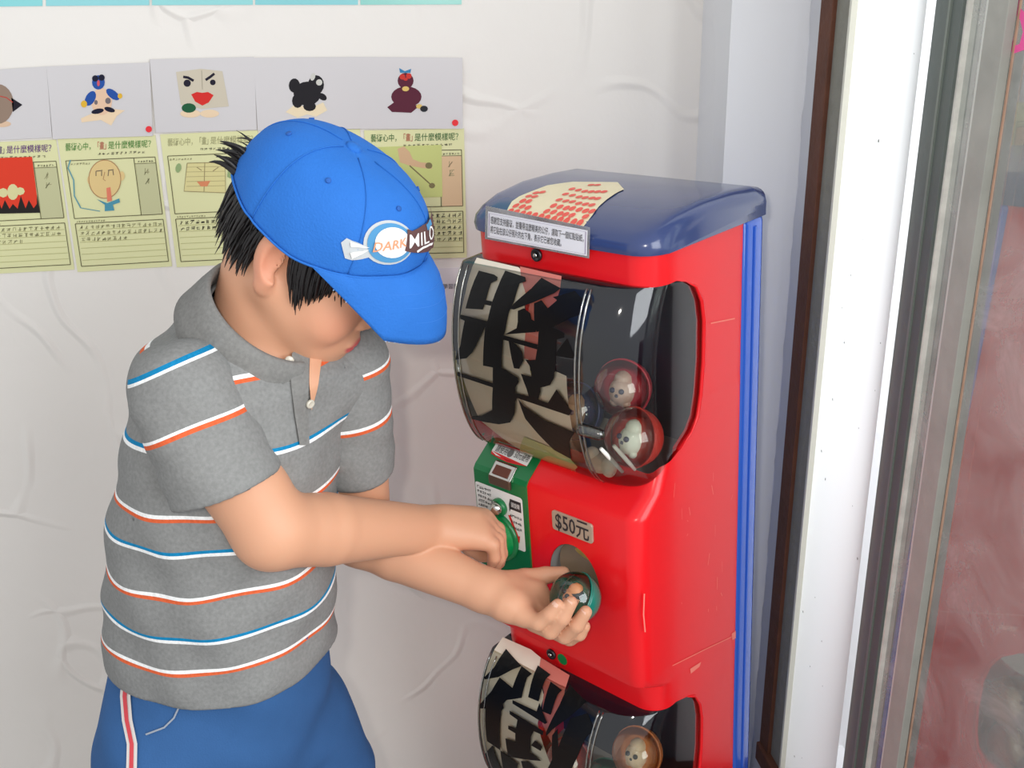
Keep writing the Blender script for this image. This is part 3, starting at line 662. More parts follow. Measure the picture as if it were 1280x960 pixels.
# the big black characters
A = lambda L_: [(555+x/6.4, 315+y/6.4) for x, y in L_]
B = lambda L_: [(555+x/6.4, 450+y/6.4) for x, y in L_]
Cc = lambda L_: [(575+x/5.647, 790+y/5.647) for x, y in L_]
g1 = [A([(278, 148), (400, 180), (428, 200), (425, 225), (375, 250), (335, 385), (385, 395), (375, 430), (325, 420), (310, 460), (172, 452), (215, 300)]),
      A([(490, 148), (650, 200), (655, 235), (605, 250), (560, 395), (520, 480), (490, 625), (470, 690), (460, 930), (395, 925), (312, 908), (330, 600), (350, 540), (385, 400), (430, 280)]),
      A([(130, 500), (350, 555), (340, 600), (325, 605), (280, 700), (230, 800), (180, 850), (90, 862), (95, 835), (130, 750), (165, 550), (130, 535)]),
      A([(780, 205), (935, 290), (880, 330), (720, 400), (560, 460), (525, 455), (560, 410), (700, 290)]),
      A([(590, 470), (640, 450), (690, 490), (700, 540), (740, 560), (735, 640), (485, 660), (580, 610), (590, 560)]),
      A([(720, 410), (780, 385), (830, 450), (905, 385), (870, 360), (935, 345), (1045, 310), (1110, 380), (1105, 495), (1000, 530), (860, 605), (740, 640), (720, 540)]),
      A([(760, 600), (860, 600), (960, 650), (960, 685), (900, 700), (890, 960), (730, 960), (730, 870), (750, 750)]),
      A([(470, 665), (750, 740), (745, 780), (470, 700)]), A([(515, 700), (580, 740), (625, 800), (635, 870), (600, 935), (560, 930), (540, 850)]),
      A([(985, 690), (1040, 825), (1030, 855), (895, 830), (900, 800)]), A([(650, 860), (730, 870), (740, 960), (690, 950), (690, 920)]),
      B([(312, 0), (460, 0), (455, 60), (590, 140), (600, 175), (570, 215), (570, 265), (680, 290), (760, 320), (830, 345), (900, 235), (1020, 410), (1000, 445), (585, 305), (570, 330), (565, 430), (530, 500), (440, 515), (340, 500), (230, 475), (205, 455), (300, 445), (385, 400), (390, 220), (105, 125), (105, 95), (390, 185), (390, 60), (312, 45)]),
      B([(690, 0), (890, 0), (880, 140), (850, 200), (800, 215), (770, 220), (770, 260), (750, 320), (680, 300), (660, 230), (615, 110), (700, 135)]),
      B([(590, 305), (640, 370), (800, 480), (1040, 580), (1005, 650), (1020, 795), (880, 720), (760, 600), (650, 470)])]
g2 = [Cc([(325, 118), (435, 240), (370, 265), (270, 318), (175, 335), (170, 320), (240, 250)]),
      Cc([(280, 320), (370, 395), (435, 240), (508, 295), (475, 320), (435, 465), (330, 480), (300, 510), (310, 535), (290, 560), (285, 835), (190, 770), (180, 540), (130, 535), (140, 510), (220, 420)]),
      Cc([(550, 235), (640, 300), (605, 330), (555, 490), (480, 460), (490, 420)]), Cc([(640, 350), (720, 410), (690, 440), (640, 585), (580, 560), (600, 470)]),
      Cc([(370, 480), (540, 560), (560, 500), (615, 640), (600, 650), (370, 505)]),
      Cc([(350, 555), (590, 700), (585, 730), (520, 700), (500, 740), (495, 850), (575, 910), (500, 905), (340, 880), (320, 750), (390, 775), (390, 715), (340, 685), (340, 660), (395, 680), (405, 620), (350, 580)]),
      Cc([(775, 370), (890, 490), (840, 540), (770, 600), (650, 690), (605, 740), (610, 700), (700, 520)]),
      Cc([(780, 610), (900, 570), (950, 685), (930, 710), (890, 740), (830, 880), (780, 985), (610, 985), (650, 900), (650, 730), (690, 680), (695, 810)]),
      Cc([(230, 800), (300, 985), (210, 975), (175, 860)]), Cc([(285, 835), (410, 930), (400, 985), (310, 985)]), Cc([(530, 765), (580, 810), (570, 840), (500, 800)]), Cc([(430, 910), (480, 915), (560, 985), (450, 985)])]
for gl_, dz, wn, lb in ((g1, 0, WIN1, 'big black printed character 獎'), (g2, -UNIT, WIN2, 'big black printed character 徵')):
    pol = []
    for p in gl_:
        q = []
        for x, y in p:
            off = 0.05
            for _ in range(60):
                l = mf(x, y, off); off = 0.75*off+0.25*(-front_y(max(l[0], -0.125), l[2], dz)+0.0007)
            q.append((max(l[0], -0.126), l[2]))
        pol.append(q)
    mlink('printed_character', join_polys(pol, lambda X, z, dz=dz: (X, front_y(X, z, dz)-0.0007, z), 0.012), M_black, wn, label=lb)

# ---- coin mechanism of the upper unit
def hy(z): return float(np.interp(z, [0.797, 0.803, 0.822, 0.832], [-HF, -0.029, -0.004, 0.012]))
def on_front(X, z, lift=0.0006): return (X, hy(z)-lift, z)
GX0, GX1 = -0.128, -0.036
def bent_panel(x0, x1, z0, z1, th_, r=0.0):
    zsamp = sorted(set([z0, z1]+[z for z in (0.797, 0.803, 0.812, 0.822) if z0 < z < z1])); rows = []
    for z in zsamp:
        rows.append([(x, hy(z)-th_, z) for x in (x0, x1)])
    rows = [[(x0, hy(z0)+0.002, z0), (x1, hy(z0)+0.002, z0)]]+rows+[[(x0, hy(z1)+0.002, z1), (x1, hy(z1)+0.002, z1)]]
    P = np.array(rows); Pl = np.concatenate([np.stack([P[:, 0], ], 1)*1.0, P, P[:, 1:2]], 1)
    Pl[:, 0, 1] += th_+0.002; Pl[:, -1, 1] += th_+0.002
    return grid_mesh(Pl)
gp = mlink('coin_panel', bent_panel(GX0, GX1, 0.652, 0.829, 0.003), M_green, label='green coin mechanism panel')
st = mlink('instruction_label', join_polys([rrect(-0.1265, 0.700, -0.0425, 0.779, 0.004)], lambda X, z: on_front(X, z, 0.0036)), M_label, gp, label='white instruction label')
def tx(s, x, z, h, lift, m, parent, wd=None, bold=0.0, slope=0.0):
    V, Fc = text2d(s, h/0.72, bold=bold); k = wd/max(v[0] for v in V) if wd else 1.0
    return mlink('lettering', mesh([on_front(x+a*k, z+b+slope*a*k, lift) for a, b in V], Fc), m, parent)
for k, s in enumerate(['購買前請先', '確認硬幣面額', '投入硬幣後', '將旋鈕轉到底', '取出扭蛋']): pass
def scr(x, z, wd, h, nch, parent, lift, pen=0.0006):
    stq = []
    for k in range(nch):
        cx = x+(k+.5)*wd/nch; cw = wd/nch*.4
        for _ in range(4):
            if random.random() < .5: zz_ = z+h*random.random(); stq.append(stroke([(cx-cw, zz_), (cx+cw, zz_)], pen))
            else: xx_ = cx+random.uniform(-cw, cw); stq.append(stroke([(xx_, z), (xx_, z+h)], pen))
    mlink('small_print', join_polys(stq, lambda X, q: on_front(X, q, lift)), M_text, parent)
for k in range(5): scr(-0.1235, 0.7705-k*0.0066, 0.026-(0.008 if k == 4 else 0), 0.0036, 6, st, 0.0040)
mlink('flag_print', join_polys([[(-0.064, 0.772), (-0.0455, 0.772), (-0.0455, 0.757), (-0.064, 0.757), (-0.0665, 0.752), (-0.0665, 0.7635)]], lambda X, z: on_front(X, z, 0.0040)), M_text, st)
tx('請旋轉', -0.0625, 0.7615, 0.006, 0.0043, M_label, st, wd=0.015)
for k in range(3): scr(-0.0665+k*.0015, 0.746-k*0.0085, 0.021-k*.002, 0.0036, 5, st, 0.0040)
mlink('arrow_print', join_polys([[(-0.0695, 0.7465), (-0.0655, 0.7475), (-0.0535, 0.7205), (-0.0505, 0.7215), (-0.0525, 0.710), (-0.0605, 0.7185), (-0.0575, 0.7190)]], lambda X, z: on_front(X, z, 0.0040)), M_redprint, st)
KC = (-0.090, 0.709)
mlink('knob_plate', lathe([(0.0, 0.0), (0.036, 0.0), (0.036, 0.003), (0.034, 0.006), (0, 0.006)], (KC[0], -HF-0.003, KC[1]), (0, -1, 0), 40), M_green, gp, True)
kn = mlink('knob', lathe([(0.0, 0.0), (0.031, 0.0), (0.032, 0.002), (0.031, 0.014), (0.028, 0.017), (0.024, 0.0175), (0.023, 0.013), (0.0, 0.013)], (KC[0], -HF-0.008, KC[1]), (0, -1, 0), 48), M_knob, gp, False, 'round green turning knob'); autosmooth(kn, 30)
o = mlink('knob_handle', box_mesh((KC[0]-0.026, -HF-0.042, KC[1]-0.007), (KC[0]+0.026, -HF-0.020, KC[1]+0.007), 0.004, 3), M_knob, kn); autosmooth(o, 40)
mlink('knob_cap', lathe([(0.0, 0.0), (0.008, 0), (0.008, 0.004), (0.006, 0.006), (0, 0.0065)], (KC[0]-0.012, -HF-0.042, KC[1]-0.002), (0, -1, 0), 20), M_redprint, kn, True)
# bracket and chrome pin over the knob
mlink('pin_bracket', lathe([(0.0, 0), (0.0125, 0), (0.0125, 0.005), (0.011, 0.007), (0, 0.007)], (-0.083, -HF-0.003, 0.7545), (0, -1, 0), 24), M_green, gp, True)
o = mlink('chrome_pin', lathe([(0.0, 0), (0.0074, 0), (0.0074, 0.0135), (0.006, 0.0158), (0, 0.0165)], (-0.086, -HF-0.008, 0.7575), (0.75, -0.8, 0.0), 20), M_chrome, gp, True)
# coin slot on the bend
sl_ = mlink('coin_slot', prism_mesh([on_front(-0.097, 0.812, .0035), on_front(-0.060, 0.812, .0035), on_front(-0.060, 0.797, .0035), on_front(-0.097, 0.797, .0035)], (0, -0.004, 0.001), 0.001), M_chrome, gp)
mlink('slot_face', box_mesh((-0.097, -HF-0.0075, 0.786), (-0.060, -HF-0.003, 0.7985), 0.001), mat('bronze', (120, 96, 82), rough=0.3, metal=0.7), sl_)
mlink('slot_opening', prism_mesh([on_front(-0.092, 0.8095, .0072), on_front(-0.066, 0.8095, .0072), on_front(-0.066, 0.801, .0072), on_front(-0.092, 0.801, .0072)], (0, -0.0012, 0.0006)), mat('slot_brown', (96, 42, 24), rough=0.4), sl_)
# coin label on the slope
cl = mlink('coin_label', join_polys([[(-0.112, 0.8265), (-0.051, 0.8265), (-0.049, 0.8240), (-0.049, 0.8150), (-0.112, 0.8150), (-0.114, 0.818), (-0.114, 0.824)]], lambda X, z: on_front(X, z, 0.0040)), M_label, gp, label='white and red coin label')
mlink('red_print', join_polys([[(-0.114, 0.8175), (-0.112, 0.8150), (-0.049, 0.8150), (-0.066, 0.8135), (-0.081, 0.8128), (-0.096, 0.8135)], [(-0.114, 0.8178), (-0.049, 0.8152), (-0.081, 0.8135)]], lambda X, z: on_front(X, z, 0.0044)), M_redprint, cl)
def slope_text(s, x, z, h, m, wd):
    V, Fc = text2d(s, h/0.72, bold=0.003); k = wd/max(v[0] for v in V)
    mlink('lettering', mesh([on_front(x+a*k, z+b, 0.0046) for a, b in V], Fc), m, cl)
slope_text('請使用', -0.109, 0.8186, 0.0052, M_text, 0.020); slope_text('50元硬幣', -0.076, 0.8186, 0.0052, M_text, 0.025)
mlink('coin_print', join_polys([circ(-0.0835, 0.8207, 0.0048, 18, 0.0036)], lambda X, z: on_front(X, z, 0.0045)), mat('coin_grey', (120, 120, 120), rough=0.4), cl)
mlink('grey_label', join_polys([[(-0.103, 0.8315), (-0.046, 0.8315), (-0.046, 0.8285), (-0.103, 0.8285)]], lambda X, z: on_front(X, z, 0.004)), mat('faded_label', (176, 160, 152), rough=0.4), gp)
# price plate
pp = mlink('price_plate', prism_mesh([(x, -HF-0.0002, z) for x, z in rrect(0.006, 0.752, 0.070, 0.779, 0.004)], (0, -0.003, 0), 0.0006), mat('brushed_plate', (186, 172, 152), rough=0.35, metal=0.35, var=0.12, vscale=40), label='metal price plate reading $50元')
V, Fc = text2d('$50元', 0.021/0.72, bold=0.010); k = 0.054/max(v[0] for v in V)
mlink('lettering', mesh([(0.011+a*k, -HF-0.0036, 0.7565+b) for a, b in V], Fc), M_text, pp)
# chute behind the hole
ch = mlink('chute', lathe([(1.0, 0.0), (1.0, 0.07), (0.0, 0.07)], (0, 0, 0), (0, 1, 0), 40, None, False), mat('chute_grey', (150, 152, 148), rough=0.35)); 
for v in ch.data.vertices: v.co = Vector((HC[0]+v.co.x*(HRX-0.0005), -HF+0.001+v.co.y, HC[1]+v.co.z*(HRZ-0.0005)))
for p in ch.data.polygons: p.use_smooth = True
mlink('chute_flap', lathe([(0.0, 0.0), (0.038, 0.0), (0.038, 0.002), (0.0, 0.002)], (HC[0]+0.002, -HF+0.026, HC[1]+0.02), (0.25, -0.9, 0.35), 28), mat('amber_flap', (120, 104, 84), rough=0.3), ch)
mlink('flap_label', join_polys([circ(HC[0]+0.010, 0.717, 0.020, 20, 0.0075, -.2)], lambda X, z: (X, -HF+0.0165-(z-0.717)*0.3, z)), mat('flap_print', (168, 150, 82), rough=0.4, var=0.3, vscale=90), ch)
# locks and the green dot
for x, z in ((-0.026, 1.0905), (-0.041, 0.521)):
    lk = mlink('lock', lathe([(0.0, 0), (0.0078, 0), (0.0078, 0.003), (0.006, 0.0042), (0.0052, 0.003), (0, 0.003)], (x, 0.0, z), (0, -1, 0), 24), mat('gunmetal', (74, 72, 74), rough=0.3, metal=0.8), None, True)
    mlink('keyhole', lathe([(0.0, 0), (0.0028, 0), (0.0028, 0.002), (0, 0.0025)], (x, -0.003, z), (0, -1, 0), 14), M_chrome, lk, True)
mlink('green_dot', join_polys([circ(-0.022, 0.5205, 0.0085, 24)], lambda X, z: (X, -0.0007, z)), mat('green_dot', (10, 128, 62), rough=0.5))
# scratches and chips on the red side
chips = []
for k in range(16):
    y, z = random.uniform(0.02, 0.17), random.uniform(0.55, 0.82)
    chips.append(stroke([(y, z), (y+random.uniform(-.004, .004), z+random.uniform(.002, .02))], random.uniform(.0003, .0009)))
def side_poly(px): return [tuple(ms(x, y)[1:3]) for x, y in px]
chips += [side_poly(stroke([(916, 795), (880, 812), (840, 832)], 1.0)), side_poly([(914, 792), (922, 786), (920, 797), (915, 800)]), side_poly([(862, 836), (876, 827), (874, 833), (863, 842)]), side_poly(stroke([(888, 404), (918, 398)], 1.6)), side_poly(stroke([(805, 742), (804, 768), (806, 790)], 1.6))]
ws_ = mlink('worn_scratches', join_polys(chips, lambda y, z: (W/2+0.0006, y, z)), mat('scratch_pink', (246, 132, 116), rough=0.6)); tag(ws_, kind='stuff')

# ---- dotted sticker sheet and laminated notice on the lid
lz = lambda y: float(np.interp(y, [p[0] for p in lid_prof[1:9]], [p[1] for p in lid_prof[1:9]]))
def on_lid(px, py_, lift=0.0008):
    y = 0.06
    for _ in range(12):
        z = lz(max(-0.005, y))+lift; p = ml(onplane(px, py_, mw((0, 0, z)), mZ)); y = 0.5*y+0.5*p[1]
    return (p[0], p[1])
def lid_pt(x, y, lift=0.0008): return mw((x, y, lz(max(-0.005, y))+lift))
ss = [(632, 267), (640, 252), (658, 242), (684, 232), (716, 227.5), (772, 228), (780, 237), (758, 250), (740, 270), (729, 284)]
ssl = [on_lid(*p) for p in ss]
shs = link('sticker_sheet', join_polys([ssl], lambda x, y: lid_pt(x, y, 0.0012), 0.02), mat('cream_backing', (240, 226, 188), rough=0.45), smooth=True); tag(shs, 'cream sheet of round red dot stickers lying on the machine lid', 'sticker sheet')
dots = [(638, 265), (645.5, 266), (653, 268), (660.5, 269), (668, 270.5), (676, 272), (683.5, 273.5), (692, 275), (700, 276), (708, 277), (717, 278.5), (725, 279.5),
        (645, 258), (653, 259), (660, 260.5), (653.5, 252), (661, 252.5), (661, 246), (668.5, 246.5), (670, 242), (678, 241), (683.5, 265), (692, 266), (700, 268), (707, 269), (715, 270), (732, 271.5),
        (692, 258), (700, 259.5), (708, 261), (715.5, 261.5), (724, 263), (732, 264.5), (740, 265), (699, 250.5), (707.5, 252), (715.5, 253), (723.5, 255), (732, 256), (740, 257), (707, 243.5), (715.5, 245), (724, 247), (731.5, 248), (740, 248.5), (747, 249),
        (715, 237), (723, 238.5), (731, 240), (739, 240.5), (747, 240.5), (755, 240.5), (739, 232), (747, 232)]
dm = None
for px, py_ in dots:
    c = on_lid(px, py_)
    o = link('dot_sticker', join_polys([circ(c[0], c[1], 0.0040, 14, 0.0050)], lambda x, y: lid_pt(x, y, 0.0019)), mat('dot_red', (240, 92, 78), rough=0.5), shs)
# laminated notice: leans from the lid edge down over the red band
nq = [(607, 257.5), (737, 284.5), (736, 323), (606, 298.5)]
A3 = [mf(*p, 0.008) for p in nq]
o3 = [mw((a[0], -0.008-0.0*i, a[2])) for i, a in enumerate(A3)]
no = link('laminated_notice', prism_mesh(o3, tuple(-mY*-0.0009)), clear_mat('laminate', (238, 238, 240), refl=0.08, rough=0.1)); hazy(MATS['laminate'], 0.22); tag(no, 'white laminated notice in Chinese taped across the front edge of the lid', 'notice')
def n_pt(u, v, lift):
    a, b_, c, d = [np.array(p) for p in o3]; return (a*(1-u)*(1-v)+b_*u*(1-v)+c*u*v+d*(1-u)*v)-mY*lift
link('paper_insert', mesh([n_pt(.03, .14, .0004), n_pt(.985, .10, .0004), n_pt(.985, .93, .0004), n_pt(.03, .93, .0004)], [(0, 1, 2, 3)]), mat('notice_paper', (240, 238, 242), rough=0.5), no)
fr_ = []
for a_, b_ in (((.045, .19), (.97, .15)), ((.97, .15), (.97, .88)), ((.97, .88), (.045, .88)), ((.045, .88), (.045, .19))): fr_.append(stroke([a_, b_], .006))
link('printed_border', join_polys(fr_, lambda u, v: n_pt(u, v, .0008)), mat('border_violet', (150, 130, 160), rough=0.6), no)
for s, v0, u0, u1 in (('感謝您支持藝術，並獲得這麼精美的公仔，請取下一個紅點貼紙，', .47, .06, .955), ('將它貼在該公仔照片的右下角，表示它已被您收藏。', .76, .06, .755)):
    V, Fc = text2d(s, 1.0, bold=0.004); mxx = max(v[0] for v in V)
    link('lettering', mesh([n_pt(u0+(u1-u0)*a/mxx, v0-b*.25, .0009) for a, b in V], Fc), M_text, no)

# ================================================================ toy capsules
def capsule(center, axis, r, half_m, label, toy, group=None, toy_cols=((240, 238, 232), (40, 40, 70))):
    c = np.array(center, float); ax = np.array(axis, float); ax /= np.linalg.norm(ax)
    e = empty('toy_capsule', loc=c); tag(e, label, 'capsule', group); WM[e.name] = e.matrix_world.copy()
    prof = [(r*math.cos(t), r*math.sin(t)) for t in np.linspace(0, math.pi/2, 12)]
    link('clear_half', lathe(prof[:-1]+[(0.0, r)], c, ax, 28), MATS['clear_capsule'], e, True)
    link('coloured_half', lathe([(p[0], -p[1]) for p in prof[:-1]]+[(0.0, -r)], c, ax, 28), half_m, e, True)
    link('rim', lathe([(r*1.0, -.0012), (r*1.035, -.0012), (r*1.035, .0012), (r*1.0, .0012)], c, ax, 28), half_m, e, True)
    if toy:
        up = np.array([0, 0, 1.0]); sd_ = np.cross(ax, up); sd_ /= np.linalg.norm(sd_)
        bm = bmesh.new()
        for off, s in ((ax*0.05*r-up*.12*r, (.46, .46, .52)),):
            bmesh.ops.create_icosphere(bm, subdivisions=3, radius=1, matrix=Matrix.Translation(Vector(c+off)) @ Matrix.Diagonal((s[0]*r, s[1]*r, s[2]*r, 1)))
        bmesh.ops.create_icosphere(bm, subdivisions=2, radius=.34*r, matrix=Matrix.Translation(Vector(c+up*.30*r-ax*.05*r)))
        for sg in (-1, 1):
            bmesh.ops.create_icosphere(bm, subdivisions=2, radius=.17*r, matrix=Matrix.Translation(Vector(c-up*.52*r+sd_*sg*.22*r+ax*.2*r)))
        t = link('toy_figure', bm_mesh(bm), mat('toy_%d_%d_%d' % toy_cols[0], toy_cols[0], rough=0.4), e, True)
        bm = bmesh.new()
        for sg in (-1, 1):
            bmesh.ops.create_icosphere(bm, subdivisions=2, radius=.10*r, matrix=Matrix.Translation(Vector(c+ax*.48*r+sd_*sg*.17*r-up*.02*r)))
        bmesh.ops.create_icosphere(bm, subdivisions=2, radius=.07*r, matrix=Matrix.Translation(Vector(c+ax*.50*r-up*.2*r)))
        link('toy_eyes', bm_mesh(bm), mat('toy_%d_%d_%d' % toy_cols[1], toy_cols[1], rough=0.4), t, True)
        if toy == 2:
            bm = bmesh.new(); bmesh.ops.create_icosphere(bm, subdivisions=3, radius=1, matrix=Matrix.Translation(Vector(c+up*.26*r-ax*.12*r)) @ Matrix.Diagonal((.42*r, .42*r, .30*r, 1)))
            link('toy_hair', bm_mesh(bm), mat('toy_hair', (24, 18, 18), rough=0.4), t, True)
    return e
clear_mat('clear_capsule', (244, 250, 246), refl=0.05, rough=0.03)
M_teal = mat('teal_plastic', (8, 120, 104), rough=0.25, coat=0.3)
towards = lambda p: (CAM-np.array(p))/np.linalg.norm(CAM-np.array(p))
r_ = 0.036
specs = [((0.088, 0.026, 0.876), (206, 58, 48), (-.2, -.9, .3), (240, 236, 228), 'capsule with a red half and a white toy face by the clear window corner'),
         ((-0.012, 0.040, 0.880), (46, 60, 110), (0, -1, .4), (196, 150, 120), 'navy capsule mostly hidden behind the paper card'),
         ((0.040, 0.070, 0.913), (180, 40, 60), (.2, -1, .2), (210, 170, 160), 'crimson capsule at the back behind the clear peg and seam'),
         ((-0.088, 0.048, 0.885), (214, 190, 60), (0, -1, .3), (230, 220, 200), 'yellow capsule at the far end behind the paper card')]
for c, hc, ax, tc_, lb in specs:
    capsule(mw(c), MR@np.array(ax, float), r_, mat('capsule_%d_%d_%d' % hc, hc, rough=0.3), lb, 1, 'toy capsules in the upper window', (tc_, (40, 40, 78)))
specs2 = [((0.078, 0.040, 0.304), (214, 96, 50), 'orange capsule in the lower window beside the side panel'), ((0.020, 0.035, 0.300), (40, 110, 90), 'dark green capsule in the lower window behind the seam'), ((-0.052, 0.035, 0.300), (196, 60, 60), 'brick red capsule in the lower window behind the character'), ((0.060, 0.055, 0.366), (222, 130, 70), 'pale orange capsule on top of the pile in the lower window')]
for c, hc, lb in specs2:
    capsule(mw(c), MR@np.array((.1, -1, .5), float), r_, mat('capsule_%d_%d_%d' % hc, hc, rough=0.3), lb, 1, 'toy capsules in the lower window', ((236, 200, 170), (40, 36, 40)))
# two white plastic sticks and a cream toy part lying in the corner of the upper window
for (a_, b_), lb in ((((0.098, -0.048, 0.893), (0.098, -0.010, 0.848)), 'thin white plastic stick leaning in the window corner beside the cream toy piece'), (((0.104, -0.032, 0.892), (0.104, 0.006, 0.846)), 'thin white plastic stick leaning right beside the red capsule')):
    a_ = np.array(a_); b_ = np.array(b_)
    o = link('plastic_stick', tube([mw(a_), mw(a_*.7+b_*.3), mw(a_*.3+b_*.7), mw(b_)], [0.0022, 0.0026, 0.0026, 0.002], 10), mat('white_plastic', (238, 236, 228), rough=0.3), smooth=True); tag(o, lb, 'stick')
bm = bmesh.new()
for c, s in (((0.060, -0.004, 0.846), (.020, .014, .012)), ((0.078, -0.010, 0.848), (.010, .009, .013)), ((0.050, -0.006, 0.856), (.009, .009, .009))):
    bmesh.ops.create_icosphere(bm, subdivisions=3, radius=1, matrix=MM @ Matrix.Translation(c) @ Matrix.Diagonal((*s, 1)))
tag(link('toy_part', bm_mesh(bm), M_cream, smooth=True), 'lumpy cream toy piece lying under the sticks in the upper window', 'toy')

# ================================================================ implicit-surface modelling for the boy
def smin(a, b, k):
    h = np.clip(0.5+0.5*(b-a)/k, 0, 1); return b*(1-h)+a*h-k*h*(1-h)
def smax(a, b, k): return -smin(-a, -b, k)
class Prim:
    def __init__(s, fn, c, r, k): s.fn, s.c, s.r, s.k = fn, np.asarray(c, float), float(r), k
def cone(a, b, r1, r2, k=0.01, flat=None):
    a = np.asarray(a, float); b = np.asarray(b, float); ba = b-a; L2 = ba@ba
    def fn(P):
        pa = P-a; t = np.clip((pa@ba)/L2, 0, 1); q = pa-t[:, None]*ba
        if flat is not None:
            n, s = flat; q = q+np.outer(q@n, n)*(1/s-1)
        return np.sqrt((q*q).sum(1))-(r1+(r2-r1)*t)
    return Prim(fn, (a+b)/2, math.sqrt(L2)/2+max(r1, r2), k)
def ell(c, rad, R=None, k=0.01):
    c = np.asarray(c, float); rad = np.asarray(rad, float); R = np.eye(3) if R is None else R
    def fn(P):
        q = ((P-c)@R); k0 = np.sqrt(((q/rad)**2).sum(1)); k1 = np.sqrt(((q/rad**2)**2).sum(1))+1e-9
        return k0*(k0-1)/k1
    return Prim(fn, c, rad.max(), k)
def field(prims, cuts=()):
    def f(P, lo=None, hi=None):
        d = np.full(len(P), 0.5)
        for p in prims:
            if lo is not None:
                q = np.clip(p.c, lo, hi)
                if np.linalg.norm(q-p.c) > p.r+0.05: continue
            d = smin(d, p.fn(P), p.k)
        for c in cuts: d = c(P, d)
        return d
    return f
def polygonise(f, lo, hi, h):
    """surface nets on a dense lattice that is only evaluated near the surface"""
    lo = np.asarray(lo, float); hi = np.asarray(hi, float); B_ = 16
    nb = np.ceil((hi-lo)/(h*B_)).astype(int); n = nb*B_+1
    D = np.full(n, 1.0, np.float32)
    ax = [lo[i]+h*np.arange(n[i]) for i in range(3)]
    half = h*B_/2; diag = half*math.sqrt(3)
    cx = [lo[i]+h*B_*(np.arange(nb[i])+.5) for i in range(3)]
    G = np.stack(np.meshgrid(*cx, indexing='ij'), -1).reshape(-1, 3)
    dc = np.concatenate([f(g) for g in np.array_split(G, max(1, len(G)//40000))]).reshape(nb)
    for i, j, k in np.ndindex(*nb):
        d = dc[i, j, k]; sl = (slice(i*B_, i*B_+B_+1), slice(j*B_, j*B_+B_+1), slice(k*B_, k*B_+B_+1))
        if abs(d) > diag*1.6+0.012:
            if d < 0: D[sl] = np.minimum(D[sl], -1.0)
            continue
    for i, j, k in np.ndindex(*nb):
        d = dc[i, j, k]
        if abs(d) > diag*1.6+0.012: continue
        sl = (slice(i*B_, i*B_+B_+1), slice(j*B_, j*B_+B_+1), slice(k*B_, k*B_+B_+1))
        a = [ax[0][sl[0]], ax[1][sl[1]], ax[2][sl[2]]]
        P = np.stack(np.meshgrid(*a, indexing='ij'), -1).reshape(-1, 3)
        l = np.array([q[0] for q in a]); u = np.array([q[-1] for q in a])
        D[sl] = f(P, l, u).reshape(B_+1, B_+1, B_+1)
    S = D < 0
    cnt = np.zeros(n-1, np.int8)
    for dx in (0, 1):
        for dy in (0, 1):
            for dz in (0, 1): cnt += S[dx:n[0]-1+dx, dy:n[1]-1+dy, dz:n[2]-1+dz]
    act = (cnt > 0) & (cnt < 8); idx = np.full(n-1, -1, np.int32); A_ = np.argwhere(act); idx[act] = np.arange(len(A_))
    acc = np.zeros((len(A_), 3)); num = np.zeros(len(A_))
    corner = {}
    for dx in (0, 1):
        for dy in (0, 1):
            for dz in (0, 1): corner[dx, dy, dz] = D[A_[:, 0]+dx, A_[:, 1]+dy, A_[:, 2]+dz]
    for c, v0 in corner.items():
        for a in range(3):
            if c[a]: continue
            c2 = list(c); c2[a] = 1; v1 = corner[tuple(c2)]; m = (v0 < 0) != (v1 < 0)
            t = np.where(m, v0/(v0-v1+1e-12), 0); p = np.tile(np.array(c, float), (len(A_), 1)); p[:, a] += t
            acc += p*m[:, None]; num += m
    V = lo+h*(A_+acc/num[:, None])
    Q = []
    for a in range(3):
        s0 = [slice(None)]*3; s1 = [slice(None)]*3; s0[a] = slice(0, -1); s1[a] = slice(1, None)
        e = S[tuple(s0)] != S[tuple(s1)]; I = np.argwhere(e); b1, b2 = (a+1) % 3, (a+2) % 3
        I = I[(I[:, b1] > 0) & (I[:, b2] > 0) & (I[:, b1] < n[b1]-1) & (I[:, b2] < n[b2]-1)]
        def cell(o1, o2):
            J = I.copy(); J[:, b1] -= o1; J[:, b2] -= o2; return idx[J[:, 0], J[:, 1], J[:, 2]]
        q = np.stack([cell(0, 0), cell(1, 0), cell(1, 1), cell(0, 1)], 1)
        ins = S[I[:, 0], I[:, 1], I[:, 2]]
        q[~ins] = q[~ins][:, ::-1]; Q.append(q)
    Q = np.concatenate(Q); Q = Q[(Q >= 0).all(1)]
    return V, Q
def nets_mesh(f, lo, hi, h, relax=1):
    V, Q = polygonise(f, lo, hi, h)
    for _ in range(relax):                      # light smoothing, then back onto the surface
        acc = np.zeros_like(V); num = np.zeros(len(V))
        for a in range(4):
            i, j = Q[:, a], Q[:, (a+1) % 4]
            np.add.at(acc, i, V[j]); np.add.at(num, i, 1); np.add.at(acc, j, V[i]); np.add.at(num, j, 1)
        V = 0.5*V+0.5*acc/np.maximum(num, 1)[:, None]
    me = bpy.data.meshes.new('m'); me.vertices.add(len(V)); me.vertices.foreach_set('co', V.astype(np.float32).ravel())
    me.loops.add(len(Q)*4); me.loops.foreach_set('vertex_index', Q.astype(np.int32).ravel())
    me.polygons.add(len(Q)); me.polygons.foreach_set('loop_start', np.arange(0, len(Q)*4, 4, dtype=np.int32)); me.polygons.foreach_set('loop_total', np.full(len(Q), 4, np.int32))
    me.update(calc_edges=True); me.validate()
    me.polygons.foreach_set('use_smooth', np.ones(len(me.polygons), bool))
    return me, V
def fattr(me, name, vals):
    a = me.attributes.new(name, 'FLOAT', 'POINT'); a.data.foreach_set('value', np.asarray(vals, np.float32))
